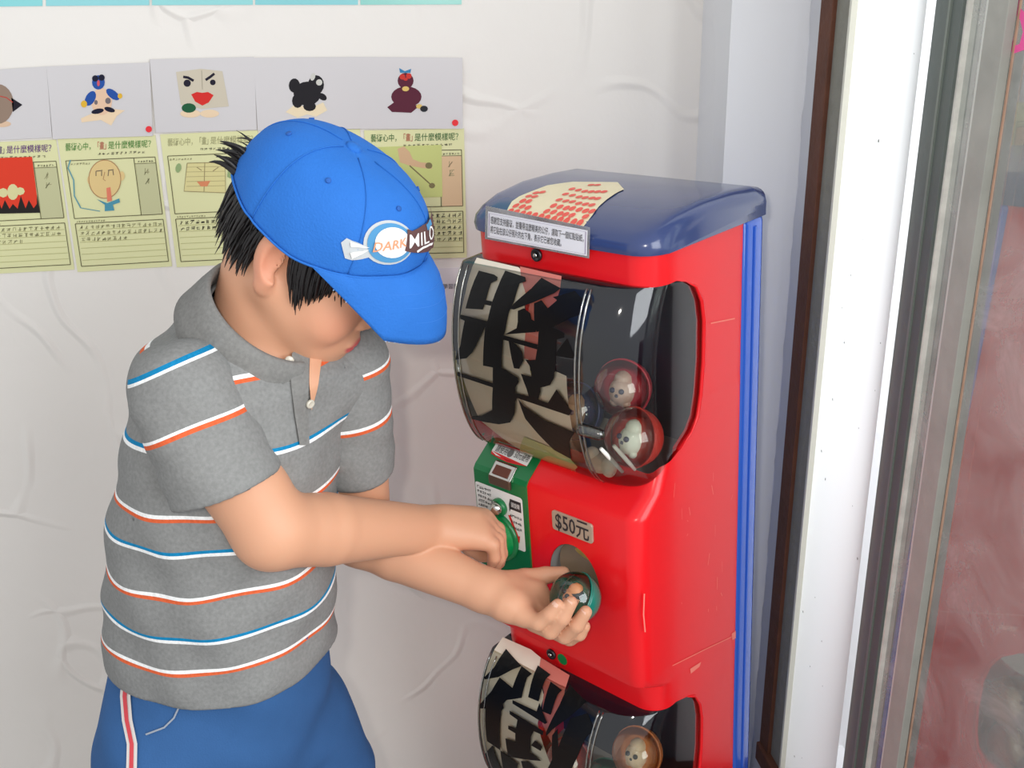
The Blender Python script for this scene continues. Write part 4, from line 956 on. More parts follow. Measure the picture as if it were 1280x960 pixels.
def trace(f, x, y, t0=0.6, t1=1.9):
    """distance along the ray of a pixel to an implicit surface"""
    v = ray(x, y); L_ = np.linalg.norm(v); t = t0
    for _ in range(120):
        d = float(f((CAM+v*t)[None])[0])
        if d < 0.0004: return CAM+v*t
        t += max(d*0.6, 0.0004)/L_
        if t > t1: return None
    return None
def normal(f, p, e=0.002):
    p = np.asarray(p); g = np.array([float(f((p+d)[None])[0]-f((p-d)[None])[0]) for d in np.eye(3)*e]); return g/(np.linalg.norm(g)+1e-12)
def drape(f, polys, lift, maxlen=4.0):
    """pixel polygons laid onto an implicit surface (all points marched together)"""
    XY = []; Fc = []
    for p in polys:
        v, fc = poly2d(p, maxlen); o = len(XY); XY += v; Fc += [tuple(i+o for i in t) for t in fc]
    D_ = np.array([ray(a, b) for a, b in XY]); Ln = np.linalg.norm(D_, axis=1); T = np.full(len(XY), 0.6); hit = np.zeros(len(XY), bool)
    for _ in range(120):
        d = f(CAM+D_*T[:, None]); hit |= d < 0.0004
        T = np.where(hit | (T > 1.9), T, T+np.maximum(d*0.6, 0.0004)/Ln)
        if (hit | (T > 1.9)).all(): break
    Q = CAM+D_*T[:, None]
    G = np.stack([f(Q+e)-f(Q-e) for e in np.eye(3)*.002], 1); G /= np.linalg.norm(G, axis=1)[:, None]+1e-12
    V = Q+G*lift; Fc = [t for t in Fc if all(hit[i] for i in t)]
    used = sorted({i for t in Fc for i in t}); mp = {u: k for k, u in enumerate(used)}
    return mesh([V[u] for u in used], [tuple(mp[i] for i in t) for t in Fc])

# ================================================================ the boy
BY = 1.085                                        # world y of the body's mid plane
ta = math.radians(-25); TF = np.array([math.cos(ta), math.sin(ta), 0]); TL = np.array([-TF[1], TF[0], 0])     # chest faces TF, TL points to his left
def head_frame(yaw, pitch, roll):
    a, p_, r = math.radians(yaw), math.radians(pitch), math.radians(roll)
    f = np.array([math.cos(a)*math.cos(p_), math.sin(a)*math.cos(p_), -math.sin(p_)]); l = np.array([-math.sin(a), math.cos(a), 0]); u = np.cross(f, l)
    return f, l*math.cos(r)+u*math.sin(r), u*math.cos(r)-l*math.sin(r)
HF_, HL, HU = head_frame(-13, 39, 1)             # bowed head: forward, left, up
KF, KL, KU = head_frame(-11.5, 35, 8)            # the cap sits a little askew on it
KR = np.stack([KF, KL, KU], 1); KO = at(348, 335, 1.02)+KL*0.074
def kd(x, y, z): return KO+KR@np.array([x, y, z], float)
HR = np.stack([HF_, HL, HU], 1)
HO = at(346, 335, 1.02)+HL*0.074
def hd(x, y, z): return HO+HR@np.array([x, y, z], float)
SHR = at(236, 498, 1.055); SHL = at(428, 458, 1.185)
ELR = at(340, 662, 1.098); WRR = at(541, 661, 1.300)
ELL = at(450, 668, 1.315); WRL = at(606, 738, 1.268)
# torso sections: (pixel of the centre line, half depth, half width)
sec = [((336, 418), .050, .054), ((330, 436), .064, .074), ((322, 458), .084, .098), ((308, 500), .102, .114), ((292, 560), .116, .118), ((281, 640), .124, .118), ((277, 720), .130, .120), ((277, 800), .132, .122), ((279, 870), .127, .122), ((281, 930), .118, .120)]
SC = np.array([onY(*p, BY) for p, _, _ in sec]); Sz = SC[:, 2]; Sf = np.array([s[1] for s in sec]); Sl = np.array([s[2] for s in sec])
def torso_fn(grow):
    o_ = np.argsort(Sz); zs_ = Sz[o_]
    def fn(P):
        z = P[:, 2]; zc = np.clip(z, zs_[0], zs_[-1])
        cx = np.interp(zc, zs_, SC[o_, 0]); cy = np.interp(zc, zs_, SC[o_, 1]); rf = np.interp(zc, zs_, Sf[o_])+grow; rl = np.interp(zc, zs_, Sl[o_])+grow
        qx = P[:, 0]-cx; qy = P[:, 1]-cy; a = qx*TF[0]+qy*TF[1]; b = qx*TL[0]+qy*TL[1]
        e = 2.3
        k = (np.abs(a/rf)**e+np.abs(b/rl)**e)**(1/e)
        d = (k-1)*np.minimum(rf, rl)
        over = np.maximum(z-zs_[-1], zs_[0]-z)
        return np.where(over > 0, np.sqrt(np.maximum(d, 0)**2+over**2)+np.minimum(d, 0)*0, d)
    return Prim(fn, (SC[0]+SC[-1])/2, 0.40, 0.03)
def hpr(c, rad, k=0.008, R=None): return ell(hd(*c), rad, HR if R is None else HR@R, k)
def hcone(a, b, r1, r2, k=0.008): return cone(hd(*a), hd(*b), r1, r2, k)
def rotx(a): c, s = math.cos(a), math.sin(a); return np.array([[1, 0, 0], [0, c, -s], [0, s, c]])
def roty(a): c, s = math.cos(a), math.sin(a); return np.array([[c, 0, s], [0, 1, 0], [-s, 0, c]])
def rotz(a): c, s = math.cos(a), math.sin(a); return np.array([[c, -s, 0], [s, c, 0], [0, 0, 1]])
head = [hpr((-.006, 0, .040), (.086, .072, .071), .01), hpr((.030, 0, -.004), (.064, .062, .074), .02),
        hpr((.058, .030, -.034), (.032, .031, .032), .018), hpr((.058, -.030, -.034), (.032, .031, .032), .018),
        hpr((.076, 0, -.076), (.019, .026, .017), .020), hpr((.038, 0, -.066), (.046, .044, .027), .024),
        hcone((.004, .050, -.032), (.060, .022, -.068), .020, .018, .02), hcone((.004, -.050, -.032), (.060, -.022, -.068), .020, .018, .02),
        hpr((.083, 0, -.054), (.018, .026, .021), .014),
        hcone((.086, 0, .016), (.0968, 0, -.022), .0065, .0092, .010), hpr((.0935, .0098, -.026), (.0080, .0060, .0060), k=.004), hpr((.0935, -.0098, -.026), (.0080, .0060, .0060), k=.004),
        hpr((.0985, 0, -.0515), (.0062, .0180, .0045), k=.003), hpr((.0970, 0, -.0590), (.0066, .0150, .0053), k=.003),
        hpr((.079, .031, .014), (.011, .015, .009), k=.006), hpr((.079, -.031, .014), (.011, .015, .009), k=.006)]
nbase = SC[1]+np.array([0, 0, 0.0])
neck = [cone(hd(-.022, 0, -.020), nbase, .053, .064, .016)]
def ear(s):
    Re = roty(-.28)@rotz(s*.35)
    return [hpr((-.010, s*.0745, .002), (.0185, .0085, .0300), .004, Re), hpr((-.002, s*.071, -.026), (.0105, .0075, .0115), .006)]
ears = ear(1)+ear(-1)
def ear_cut(P, d):
    for s in (1, -1):
        e1 = hpr((-.0035, s*.0850, .0040), (.0118, .0125, .0205), 0, roty(-.28)@rotz(s*.3))
        e2 = hpr((.004, s*.082, -.006), (.006, .012, .008), 0)
        m = ((P-e1.c)**2).sum(1) < .0025
        if m.any(): d = d.copy(); d[m] = smax(d[m], -e1.fn(P[m]), .003); d[m] = smax(d[m], -e2.fn(P[m]), .003)
    return d
def mouth_cut(P, d):
    e = hpr((.1030, 0, -.0552), (.006, .0150, .0012), 0); m = ((P-e.c)**2).sum(1) < .0012
    if m.any(): d = d.copy(); d[m] = smax(d[m], -e.fn(P[m]), .0025)
    return d
fa_mid = lambda a, b, t: a*(1-t)+b*t
armR = [cone(SHR, ELR, .050, .0415, .01), cone(ELR, fa_mid(ELR, WRR, .30), .0412, .0405, .012), cone(fa_mid(ELR, WRR, .30), WRR, .0405, .0280, .004)]
armL = [cone(SHL, ELL, .046, .0395, .01), cone(ELL, fa_mid(ELL, WRL, .30), .0385, .0372, .012), cone(fa_mid(ELL, WRL, .30), WRL, .0372, .0262, .004)]
def group(prims, k):
    """one limb: blends within itself, meets the rest with a crisp crease"""
    f = field(prims); c = np.mean([p.c for p in prims], 0); r = max(np.linalg.norm(p.c-c)+p.r for p in prims)
    return Prim(lambda P: f(P), c, r, k)
# ---- hands: every joint as (x, y, depth)
def chain(pts, rads, k):
    J = [at(*p) for p in pts]; return [cone(J[i], J[i+1], rads[i], rads[i+1], k) for i in range(len(J)-1)]
def hand(palm, fingers, kf=0.006):
    """palm blends with every finger, fingers do not blend with each other"""
    pal = field(palm)
    fns = []
    for ch in fingers: fns.append((field(ch), np.mean([p.c for p in ch], 0)))
    allp = palm+[p for ch in fingers for p in ch]
    c = np.mean([p.c for p in allp], 0); r = max(np.linalg.norm(p.c-c)+p.r for p in allp)
    def fn(P):
        d = pal(P); df = None
        for f_, _ in fns:
            q = f_(P); df = q if df is None else np.minimum(df, q)
        return smin(d, df, kf)
    return Prim(fn, c, r, 0.012)
DR = 1.300
rp = [cone(WRR, at(590, 658, 1.312), .0250, .0230, .012), cone(at(560, 652, 1.305), at(603, 652, 1.330), .0200, .0165, .012), cone(at(560, 668, 1.292), at(601, 672, 1.298), .0190, .0160, .012)]
rf_ = [chain([(598, 674, 1.293), (616, 681, 1.296), (618, 697, 1.303), (615, 704, 1.309)], [.0105, .0090, .0080, .0068], .003),
       chain([(603, 664, 1.304), (621, 676, 1.310), (624, 697, 1.316), (621, 707, 1.322)], [.0108, .0096, .0086, .0074], .003),
       chain([(605, 655, 1.316), (623, 670, 1.326), (626, 692, 1.332), (624, 704, 1.337)], [.0108, .0098, .0088, .0076], .003),
       chain([(604, 647, 1.328), (622, 662, 1.342), (627, 682, 1.348), (625, 696, 1.351)], [.0106, .0096, .0086, .0074], .003),
       chain([(574, 668, 1.330), (588, 684, 1.338), (602, 693, 1.342), (614, 695, 1.345)], [.0130, .0112, .0098, .0080], .003)]
lp = [cone(WRL, at(640, 754, 1.252), .0240, .0205, .014), cone(at(626, 734, 1.270), at(672, 737, 1.292), .0175, .0125, .014), cone(at(632, 757, 1.250), at(658, 771, 1.240), .0190, .0125, .012), cone(at(655, 760, 1.262), at(692, 776, 1.276), .0150, .0110, .014), cone(at(645, 745, 1.27), at(690, 755, 1.300), .0140, .0110, .014)]
lf_ = [chain([(655, 771, 1.236), (673, 778, 1.225), (687, 768, 1.217), (697, 756, 1.213)], [.0118, .0098, .0088, .0074], .003),
       chain([(668, 778, 1.250), (688, 788, 1.233), (703, 772, 1.219), (714, 753, 1.214)], [.0118, .0104, .0094, .0078], .003),
       chain([(684, 783, 1.266), (706, 794, 1.246), (721, 781, 1.228), (732, 765, 1.220)], [.0118, .0104, .0094, .0078], .003),
       chain([(694, 780, 1.285), (712, 797, 1.266), (724, 792, 1.248), (731, 783, 1.240)], [.0112, .0098, .0086, .0070], .003),
       chain([(634, 728, 1.280), (655, 723, 1.300), (682, 719, 1.308), (704, 716, 1.304)], [.0150, .0120, .0105, .0085], .004)]
arms = [group(armR+[hand(rp, rf_)], .002), group(armL+[hand(lp, lf_)], .002)]
# ---- legs and feet (below the frame, so that he really stands)
hipc = onY(281, 930, BY); HIPR = np.array([hipc[0], hipc[1], hipc[2]-.03])-TL*.068; HIPL = np.array([hipc[0], hipc[1], hipc[2]-.03])+TL*.068
KNR = np.array([HIPR[0]+.01, HIPR[1]-.012, .335+FZ*.5]); KNL = np.array([HIPL[0]+.03, HIPL[1]+.01, .335+FZ*.5])
ANR = np.array([KNR[0]-.015, KNR[1], .062+FZ]); ANL = np.array([KNL[0]-.01, KNL[1]+.005, .062+FZ])
legs = []
for hpt, kn_, an_ in ((HIPR, KNR, ANR), (HIPL, KNL, ANL)):
    legs += [cone(hpt, kn_, .072, .045, .02), cone(kn_, kn_*.6+an_*.4, .044, .046, .02), cone(kn_*.6+an_*.4, an_, .046, .029, .02)]
    fwd = np.array([math.cos(ta*.6), math.sin(ta*.6), 0])
    legs += [cone(an_-fwd*.02-np.array([0, 0, .028]), an_+fwd*.10-np.array([0, 0, .038]), .028, .022, .02)]
body_f = field([torso_fn(-0.012), cone(SHR, SHL, .040, .040, .03)]+neck+head+ears+legs+arms, (ear_cut, mouth_cut))
me, BV = nets_mesh(body_f, (-0.52, 0.86, FZ), (0.16, 1.26, 1.30), 0.0024)
L_ = (BV-HO)@HR
lip = (np.clip(1-np.sqrt(((L_[:, 0]-.101)/.012)**2+(L_[:, 1]/.020)**2+((L_[:, 2]+.0552)/.0100)**2), 0, 1)*4).clip(0, 1)
blush = np.exp(-(((L_[:, 0]-.075)/.03)**2+((np.abs(L_[:, 1])-.045)/.025)**2+((L_[:, 2]+.025)/.028)**2))*.5+np.exp(-(((L_[:, 0]+.008)/.022)**2+((np.abs(L_[:, 1])-.080)/.012)**2+(L_[:, 2]/.035)**2))*.7
fattr(me, 'lip', lip); fattr(me, 'blush', blush)
boy = empty('person', loc=(float(hipc[0]), float(hipc[1]), FZ)); WM['person'] = boy.matrix_world.copy()
tag(boy, 'boy in a blue cap and striped grey polo shirt turning the machine knob', 'person')
ms_ = bpy.data.materials.new('skin_tone'); ms_.use_nodes = True; nt = ms_.node_tree; p = nt.nodes['Principled BSDF']; LK = nt.links
def attr_node(nm): a = nt.nodes.new('ShaderNodeAttribute'); a.attribute_name = nm; return a
m1 = nt.nodes.new('ShaderNodeMixRGB'); m1.inputs[1].default_value = lin((212, 158, 126)); m1.inputs[2].default_value = lin((220, 142, 114)); LK.new(attr_node('blush').outputs['Fac'], m1.inputs[0])
m2 = nt.nodes.new('ShaderNodeMixRGB'); m2.inputs[2].default_value = lin((198, 92, 92)); LK.new(attr_node('lip').outputs['Fac'], m2.inputs[0]); LK.new(m1.outputs[0], m2.inputs[1])
LK.new(m2.outputs[0], p.inputs['Base Color']); p.inputs['Roughness'].default_value = 0.48; p.inputs['Specular IOR Level'].default_value = 0.35
p.inputs['Subsurface Weight'].default_value = 0.12; p.inputs['Subsurface Radius'].default_value = (1.0, .4, .25); p.inputs['Subsurface Scale'].default_value = 0.006
body = link('body', me, ms_, boy)
# ---- nails on the fingers that show
def nail(tip, back, rad, wd=0.0042, parent=body):
    t = at(*tip); b = at(*back); d = (t-b)/np.linalg.norm(t-b)
    n = towards(t)*0.6+np.array([0, 0, .5]); n = n-(n@d)*d; n /= np.linalg.norm(n); s = np.cross(d, n)
    P = []
    for i in range(6):
        u = -0.0040+0.0075*i/5; row = []
        for j in range(5):
            v = (j/4-.5)*2; wv = wd*(1-0.25*max(0, (i-3)/2)**2); row.append(t+d*u+s*v*wv+n*(rad*0.96-0.0013*v*v+0.0002))
        P.append(row)
    link('fingernail', grid_mesh(np.array(P)), mat('nail', (236, 190, 168), rough=0.25, coat=0.2), parent, True)
for ch in ([(687, 768, 1.217), (697, 756, 1.213)], [(703, 772, 1.219), (714, 753, 1.214)], [(721, 781, 1.228), (732, 765, 1.220)]):
    nail(ch[1], ch[0], .0075)

# ---- capsule in the left hand
CAPC = at(719, 747, 1.262)
ca_ = np.array([-.62, -.30, .55]); 
hc_ = capsule(CAPC, towards(CAPC)*.45-cr*.8+cu*.35, 0.0315, M_teal, 'clear capsule with a teal half and a small orange toy held in the palm', 2, None, ((236, 150, 96), (40, 26, 24)))

# ---- polo shirt
M_GREY = lin((134, 134, 132)); M_BL = lin((20, 128, 176)); M_WH = lin((240, 240, 238)); M_OR = lin((216, 98, 58))
def folds(P):
    return .0034*np.sin(P[:, 2]*52+P[:, 0]*38+1.2*np.sin(P[:, 1]*30))*np.sin(P[:, 0]*33-P[:, 2]*17+2)+.0016*np.sin(P[:, 2]*95-P[:, 0]*60)*np.sin(P[:, 1]*44+P[:, 2]*20)
hemz_b = onY(180, 850, .955)[2]; hemz = onY(300, 880, .962)[2]
belly = ell(onY(300, 745, BY-.03), (.115, .11, .10), None, .05)
t_out = field([torso_fn(0.004), cone(SHR*.85+SHL*.15, SHL*.93+SHR*.07, .046, .046, .035), cone(onY(298, 410, BY), onY(234, 488, BY+.01), .055, .066, .03), cone(onY(300, 425, BY-.04), onY(226, 480, BY-.06), .040, .048, .03), cone(onY(340, 432, BY), SHL, .042, .044, .03)])
def shirt_outer(P, lo=None, hi=None): return t_out(P, lo, hi)+folds(P)
neck_dir = np.array([0, 0, .78])+TF*.60; neck_dir /= np.linalg.norm(neck_dir); CC = at(331, 396, 1.105)
def shirt_f(P, lo=None, hi=None):
    d = shirt_outer(P, lo, hi); sh = np.maximum(d, -(d+.0055))
    hz_ = hemz+.010*np.sin(P[:, 0]*14+.5)*0+ (P[:, 1]-.905)*(-0.03)
    sh = smax(sh, hz_-P[:, 2], .003)
    # neck opening and the open placket
    q = P-CC; ax_ = q@neck_dir; rad = np.sqrt(np.maximum(0, (q*q).sum(1)-ax_**2))
    sh = np.maximum(sh, -np.where(ax_ > -.045, rad-.058, 1.0))
    return sh
me, SV = nets_mesh(shirt_f, (-0.50, 0.84, hemz-.02), (-0.02, 1.22, 1.10), 0.003, relax=2)
zspan = (0.60, 1.10)
def zst(px, py): 
    p = trace(shirt_outer, px, py); return float(p[2])
stripes = [(zst(270, 843), 'o'), (zst(270, 806), 'b'), (zst(270, 752), 'o'), (zst(268, 697), 'b')]
z4, z5, z6 = zst(385, 620), zst(385, 549), zst(345, 466)
stripes += [(z4, 'o'), (z5, 'b'), (z6, 'o'), (z6+.045, 'b')]
stripes.sort()
def ramp_stops(sts, lo, hi, wd=.0042):
    st = [(0.0, M_GREY)]; sc_ = lambda z: (z-lo)/(hi-lo)
    for z, c in sts:
        if c == 'o': st += [(sc_(z-wd), M_OR), (sc_(z), M_WH), (sc_(z+wd), M_GREY)]
        else: st += [(sc_(z-wd*.9), M_WH), (sc_(z), M_BL), (sc_(z+wd*1.2), M_GREY)]
    return st
wav = .004*np.sin(SV[:, 0]*26+SV[:, 1]*12)
fattr(me, 'stripe', (SV[:, 2]+wav-zspan[0])/(zspan[1]-zspan[0]))
shirt = link('polo_shirt', me, emit_free_ramp('striped_knit', 'stripe', ramp_stops(stripes, *zspan)), boy)
shirt['label'] = 'grey polo shirt with thin blue, white and orange stripes'
# sleeves
def sleeve(S_, E_, cutpx, r0, r1, sts, lo, hi):
    ax_ = E_-S_; Ln = np.linalg.norm(ax_); ax_ = ax_/Ln; hem = float((cutpx-S_)@ax_)
    base = field([cone(S_-ax_*.006, S_+ax_*(hem+.04), r0, r1, .02)])
    def outer(P, l=None, h_=None): return base(P, l, h_)+.0016*np.sin(P[:, 2]*70+P[:, 0]*52)*np.sin(P[:, 1]*38+1)+.0010*np.sin(P@ax_*160)*np.sin(P[:, 0]*25)
    def f(P, l=None, h_=None):
        d = outer(P, l, h_); sh = np.maximum(d, -(d+.007)); t = (P-S_)@ax_
        return smax(sh, t-hem, .005)
    me, V = nets_mesh(f, lo, hi, .003, relax=2)
    fattr(me, 'stripe', ((V-S_)@ax_+.1)/.4+.006*np.sin(V[:, 0]*40))
    return me, outer, (lambda p: (float((p-S_)@ax_)+.1)/.4)
cutR = at(288, 611, 1.07)
SVR = ELR-SHR
meR, outR, sR = sleeve(SHR, at(297, 640, 1.080), cutR, .0570, .0605, None, (-.44, .84, .80), (-.13, 1.10, 1.14))
def sst(f, fn, px, py): return fn(trace(f, px, py))
vb, vo = sst(outR, sR, 235, 452), sst(outR, sR, 245, 537)
W4 = .0042/.4
sleeve_stops = [(0, M_GREY), (vb-W4*1.1, M_BL), (vb, M_WH), (vb+W4*.8, M_GREY), (vo-W4, M_WH), (vo, M_OR), (vo+W4, M_GREY)]
MS = emit_free_ramp('striped_knit_sleeve', 'stripe', sleeve_stops)
link('sleeve', meR, MS, shirt)
cutL = at(446, 606, 1.235)
meL, outL, sL = sleeve(SHL, ELL, cutL, .054, .0500, None, (-.26, 1.00, .76), (0.02, 1.24, 1.08))
vo = sst(outL, sL, 452, 541)
v2 = sst(outL, sL, 452, 475)
link('sleeve', meL, emit_free_ramp('striped_knit_far_sleeve', 'stripe', [(0, M_GREY), (v2-W4, M_WH), (v2, M_OR), (v2+W4, M_GREY), (vo-W4, M_WH), (vo, M_OR), (vo+W4, M_GREY)]), shirt)
# collar: folded band around the neck, open at the front
M_collar = emit_free_ramp('collar_knit', 'stripe', [(0, lin((128, 127, 124))), (1.0, lin((128, 127, 124)))])
cz = neck_dir; cfw = TF*.85+HF_*.15; cfw = cfw-(cfw@cz)*cz; cfw /= np.linalg.norm(cfw); clf = np.cross(cz, cfw)
nA = 73; P = []
for i in range(nA):
    t = math.radians(20+320*i/(nA-1))          # gap at the front
    fr = math.cos(t)                            # +1 front, -1 back
    dr = cfw*fr+clf*math.sin(t); drop = .5+.5*fr
    c0_ = CC+cz*.006
    row = []
    open_ = max(0, (abs(t-math.pi)-2.2)/.6)
    for (rr, hh) in ((.060, -.034), (.059, -.014), (.0590, .006), (.0615, .012), (.0660, .010), (.0715, -.008), (.0765, -.028), (.0800, -.040), (.0780, -.0425), (.073, -.034)):
        hh2 = hh-.010*drop**2-(.012*open_ if rr > .076 else 0)
        row.append(c0_+dr*(rr+.005+.006*drop)+cz*hh2)
    P.append(row)
link('collar', grid_mesh(np.array(P)), M_collar, shirt, True)
# placket flap, buttons and the small chest emblem
plk = link('placket', drape(shirt_outer, [[(374, 436), (389, 446), (383, 500), (385, 556), (373, 556), (367, 520), (362, 470), (364, 442)]], .0022, 8), M_collar, shirt, True)
link('chest_opening', drape(shirt_outer, [[(386, 440), (401, 446), (396, 480), (387, 512), (385, 480)]], .0030, 6), ms_, body, True)
for bx, by in ((360, 452), (385, 503)):
    p = trace(shirt_outer, bx, by)
    if p is not None:
        nrm = normal(shirt_outer, p); link('button', lathe([(0, .002), (.0048, .002), (.0052, .0042), (.0042, .0058), (.0030, .005), (0, .005)], p, nrm, 18), mat('pearl_button', (206, 200, 184), rough=0.25, coat=0.4), shirt, True)
link('emblem', drape(shirt_outer, [circ(436, 536, 3.6, 14, 7), ], .0016, 4), mat('emblem_thread', (196, 196, 192), rough=0.7), shirt)

# ---- shorts
M_short = mat('blue_cotton_shorts', (54, 94, 144), rough=0.85, spec=0.2, var=0.10, vscale=30, bump=0.2, bscale=500)
wst = onY(281, 860, BY)
LR0 = onY(226, 930, BY-.055); LL0 = onY(352, 905, BY+.045)
SKR = np.array([LR0[0]-.004, LR0[1]-.01, .37]); SKL = np.array([LL0[0]+.012, LL0[1]+.01, .37])
s_f0 = field([torso_fn(-.001), ell(wst, (.118, .112, .09), None, .03), cone(LR0, SKR, .102, .108, .03), cone(LL0, SKL, .098, .104, .03)])
def sfold(P): return .0032*np.sin(P[:, 0]*46+3*np.sin(P[:, 2]*9))*np.clip((.66-P[:, 2])*6, .2, 1)+.0018*np.sin(P[:, 2]*60+P[:, 0]*55)
def shorts_outer(P, lo=None, hi=None): return s_f0(P, lo, hi)+sfold(P)
def shorts_f(P, lo=None, hi=None):
    d = shorts_outer(P, lo, hi); sh = np.maximum(d, -(d+.006)); return smax(smax(sh, .37-P[:, 2], .003), P[:, 2]-(hemz+.05), .003)
me, _ = nets_mesh(shorts_f, (-0.52, .80, .35), (-.03, 1.26, hemz+.08), .0032, relax=2)
shorts = link('shorts', me, M_short, boy); shorts['label'] = 'blue cotton shorts with a red and white side stripe'
cl_ = [(160, 846), (158, 870), (160, 900), (166, 930), (165, 975)]
for wd, c, lf, nm in ((13, (214, 206, 200), .0016, 'side_stripe'), (5, (206, 66, 74), .0024, 'side_stripe_centre')):
    link(nm, drape(shorts_outer, [stroke(cl_, wd)], lf, 5), mat('stripe_%d' % c[0], c, rough=0.8), shorts, True)
link('pocket_edge', drape(shorts_outer, [stroke([(224, 884), (218, 897), (206, 909), (183, 918)], 2.2)], .0016, 4), mat('pocket_seam', (150, 156, 166), rough=0.8), shorts, True)
# shoes
for an_ in (ANR, ANL):
    fwd = np.array([math.cos(ta*.6), math.sin(ta*.6), 0]); a_ = np.array([an_[0], an_[1], .034+FZ])
    f = field([cone(a_-fwd*.035, a_+fwd*.115, .040, .036, .02), cone(a_-fwd*.02+np.array([0, 0, .02]), a_+fwd*.02+np.array([0, 0, .035]), .040, .034, .02)], (lambda P, d: np.maximum(d, .004+FZ-P[:, 2]),))
    me, _ = nets_mesh(f, a_-np.array([.12, .12, .04]), a_+np.array([.18, .18, .12]), .004)
    sh_ = link('shoe', me, mat('white_trainer', (220, 218, 214), rough=0.6), boy)
    f2 = field([cone(a_*np.array([1, 1, 0])+np.array([0, 0, .0085+FZ])-fwd*.038, a_*np.array([1, 1, 0])+np.array([0, 0, .0085+FZ])+fwd*.12, .044, .039, .01, (np.array([0, 0, 1.]), .2))])
    me, _ = nets_mesh(f2, a_-np.array([.13, .13, .05]), a_+np.array([.19, .19, .02]), .003)
    link('sole', me, mat('dark_sole', (60, 60, 62), rough=0.8), sh_)

# ---- hair
M_hair = mat('black_hair', (22, 18, 18), rough=0.42, spec=0.5, var=0.3, vscale=60)
cran = field([hpr((-.006, 0, .040), (.0880, .0742, .0730), .01), hpr((-.030, 0, .0), (.062, .058, .055), .02)])
def hair_f(P, lo=None, hi=None):
    d = cran(P); q = (P-HO)@HR
    low = np.where(q[:, 0] < -.028, -.040-q[:, 2], np.where(q[:, 0] < .0, .018-q[:, 2], .010-q[:, 2]))   # hair line behind, above and before the ear
    d = np.maximum(d, low); d = smax(d, q[:, 0]-.050-.25*np.maximum(0, q[:, 2]-.02), .004)
    return d
me, _ = nets_mesh(hair_f, HO-.14, HO+.14, .0035)
hair = link('hair', me, M_hair, boy, True)
V = []; Fc = []
def lock(p, d0, d1, ln, wd):
    """one tapering clump of hair: start p, start and end direction (head space)"""
    n = 6; o_ = len(V); q = np.array(p, float)
    d0 = np.array(d0, float)/np.linalg.norm(d0); d1 = np.array(d1, float)/np.linalg.norm(d1)
    for i in range(n):
        t = i/(n-1); d = d0*(1-t)+d1*t; d /= np.linalg.norm(d)
        out = np.array([q[0]*.3, q[1], q[2]*.2]); out = out-(out@d)*d; out /= np.linalg.norm(out)+1e-9; s = np.cross(d, out); r = wd*(1-t)**.7+.00025
        for a_, b_ in ((1, 0), (0, .55), (-1, 0), (0, -.55)): V.append(hd(*(q+s*r*a_+out*r*b_)))
        q = q+d*ln/(n-1)
    for i in range(n-1):
        for k in range(4): Fc.append((o_+i*4+k, o_+i*4+(k+1) % 4, o_+i*4+4+(k+1) % 4, o_+i*4+4+k))
for s in (-1, 1):
    for k in range(130):      # side lock before the ear
        x = random.uniform(.004, .056); z = random.uniform(.020, .034); y = s*.0752*math.sqrt(max(.05, 1-((x+.006)/.092)**2))*math.sqrt(max(.1, 1-((z-.04)/.09)**2))
        ln = .056-abs(x-.018)*1.05+random.uniform(-.010, .004)
        lock((x, y, z), (.30, s*.10, -1), (.50-(x-.02)*14+random.uniform(-.15, .15), -s*.30, -1), max(.010, ln), random.uniform(.0012, .0030))
    for k in range(190):      # behind the ear and nape
        t = random.uniform(0.0, 1.0); ang_ = math.pi*.58+t*math.pi*.42; z = random.uniform(-.012, .03)
        rx, ry = .0905, .0757; kk = math.sqrt(max(.1, 1-((z-.04)/.088)**2)); x = -.006+rx*math.cos(ang_)*kk; y = s*ry*math.sin(ang_)*kk
        lock((x, y, z), (-.10, s*.05, -1), (.25+random.uniform(-.2, .2), -s*.12, -1), random.uniform(.020, .042), random.uniform(.0014, .0032))
    for k in range(16):      # wisps over the temple
        x = random.uniform(.050, .074); z = random.uniform(.018, .026); y = s*.066*math.sqrt(max(.05, 1-((x)/.095)**2))
        lock((x, y, z), (.4, 0, -1), (.8, 0, -1), random.uniform(.014, .026), random.uniform(.0010, .0020))
for k in range(26):          # tuft sticking out under the back strap
    z = random.uniform(.030, .062); y = random.uniform(-.045, .030)
    lock((-.090, y, z), (-1, random.uniform(-.5, .3), random.uniform(-.1, .5)), (-.7, random.uniform(-.4, .2), random.uniform(-1.1, -.2)), random.uniform(.022, .036), random.uniform(.002, .004))
link('hair_lock', mesh(V, Fc), M_hair, hair, True)
# eyes looking down: lash line and brow
for s in (-1, 1):
    path = [hd(.0915-.012*(u*u)*1.3, s*(.031+.013*u), .0085-.002*(1-u*u)) for u in np.linspace(-1, 1, 9)]
    link('eyelash', tube(path, [.0004]+[.0011]*7+[.0004], 6), M_hair, body, True)
    path = [hd(.0895-.010*(u*u)-.006*(u > .5), s*(.033+.017*u), .031+.003*(1-u*u)) for u in np.linspace(-1, 1, 9)]
    link('eyebrow', tube(path, [.0006]+[.0022]*7+[.0005], 6), M_hair, body, True)

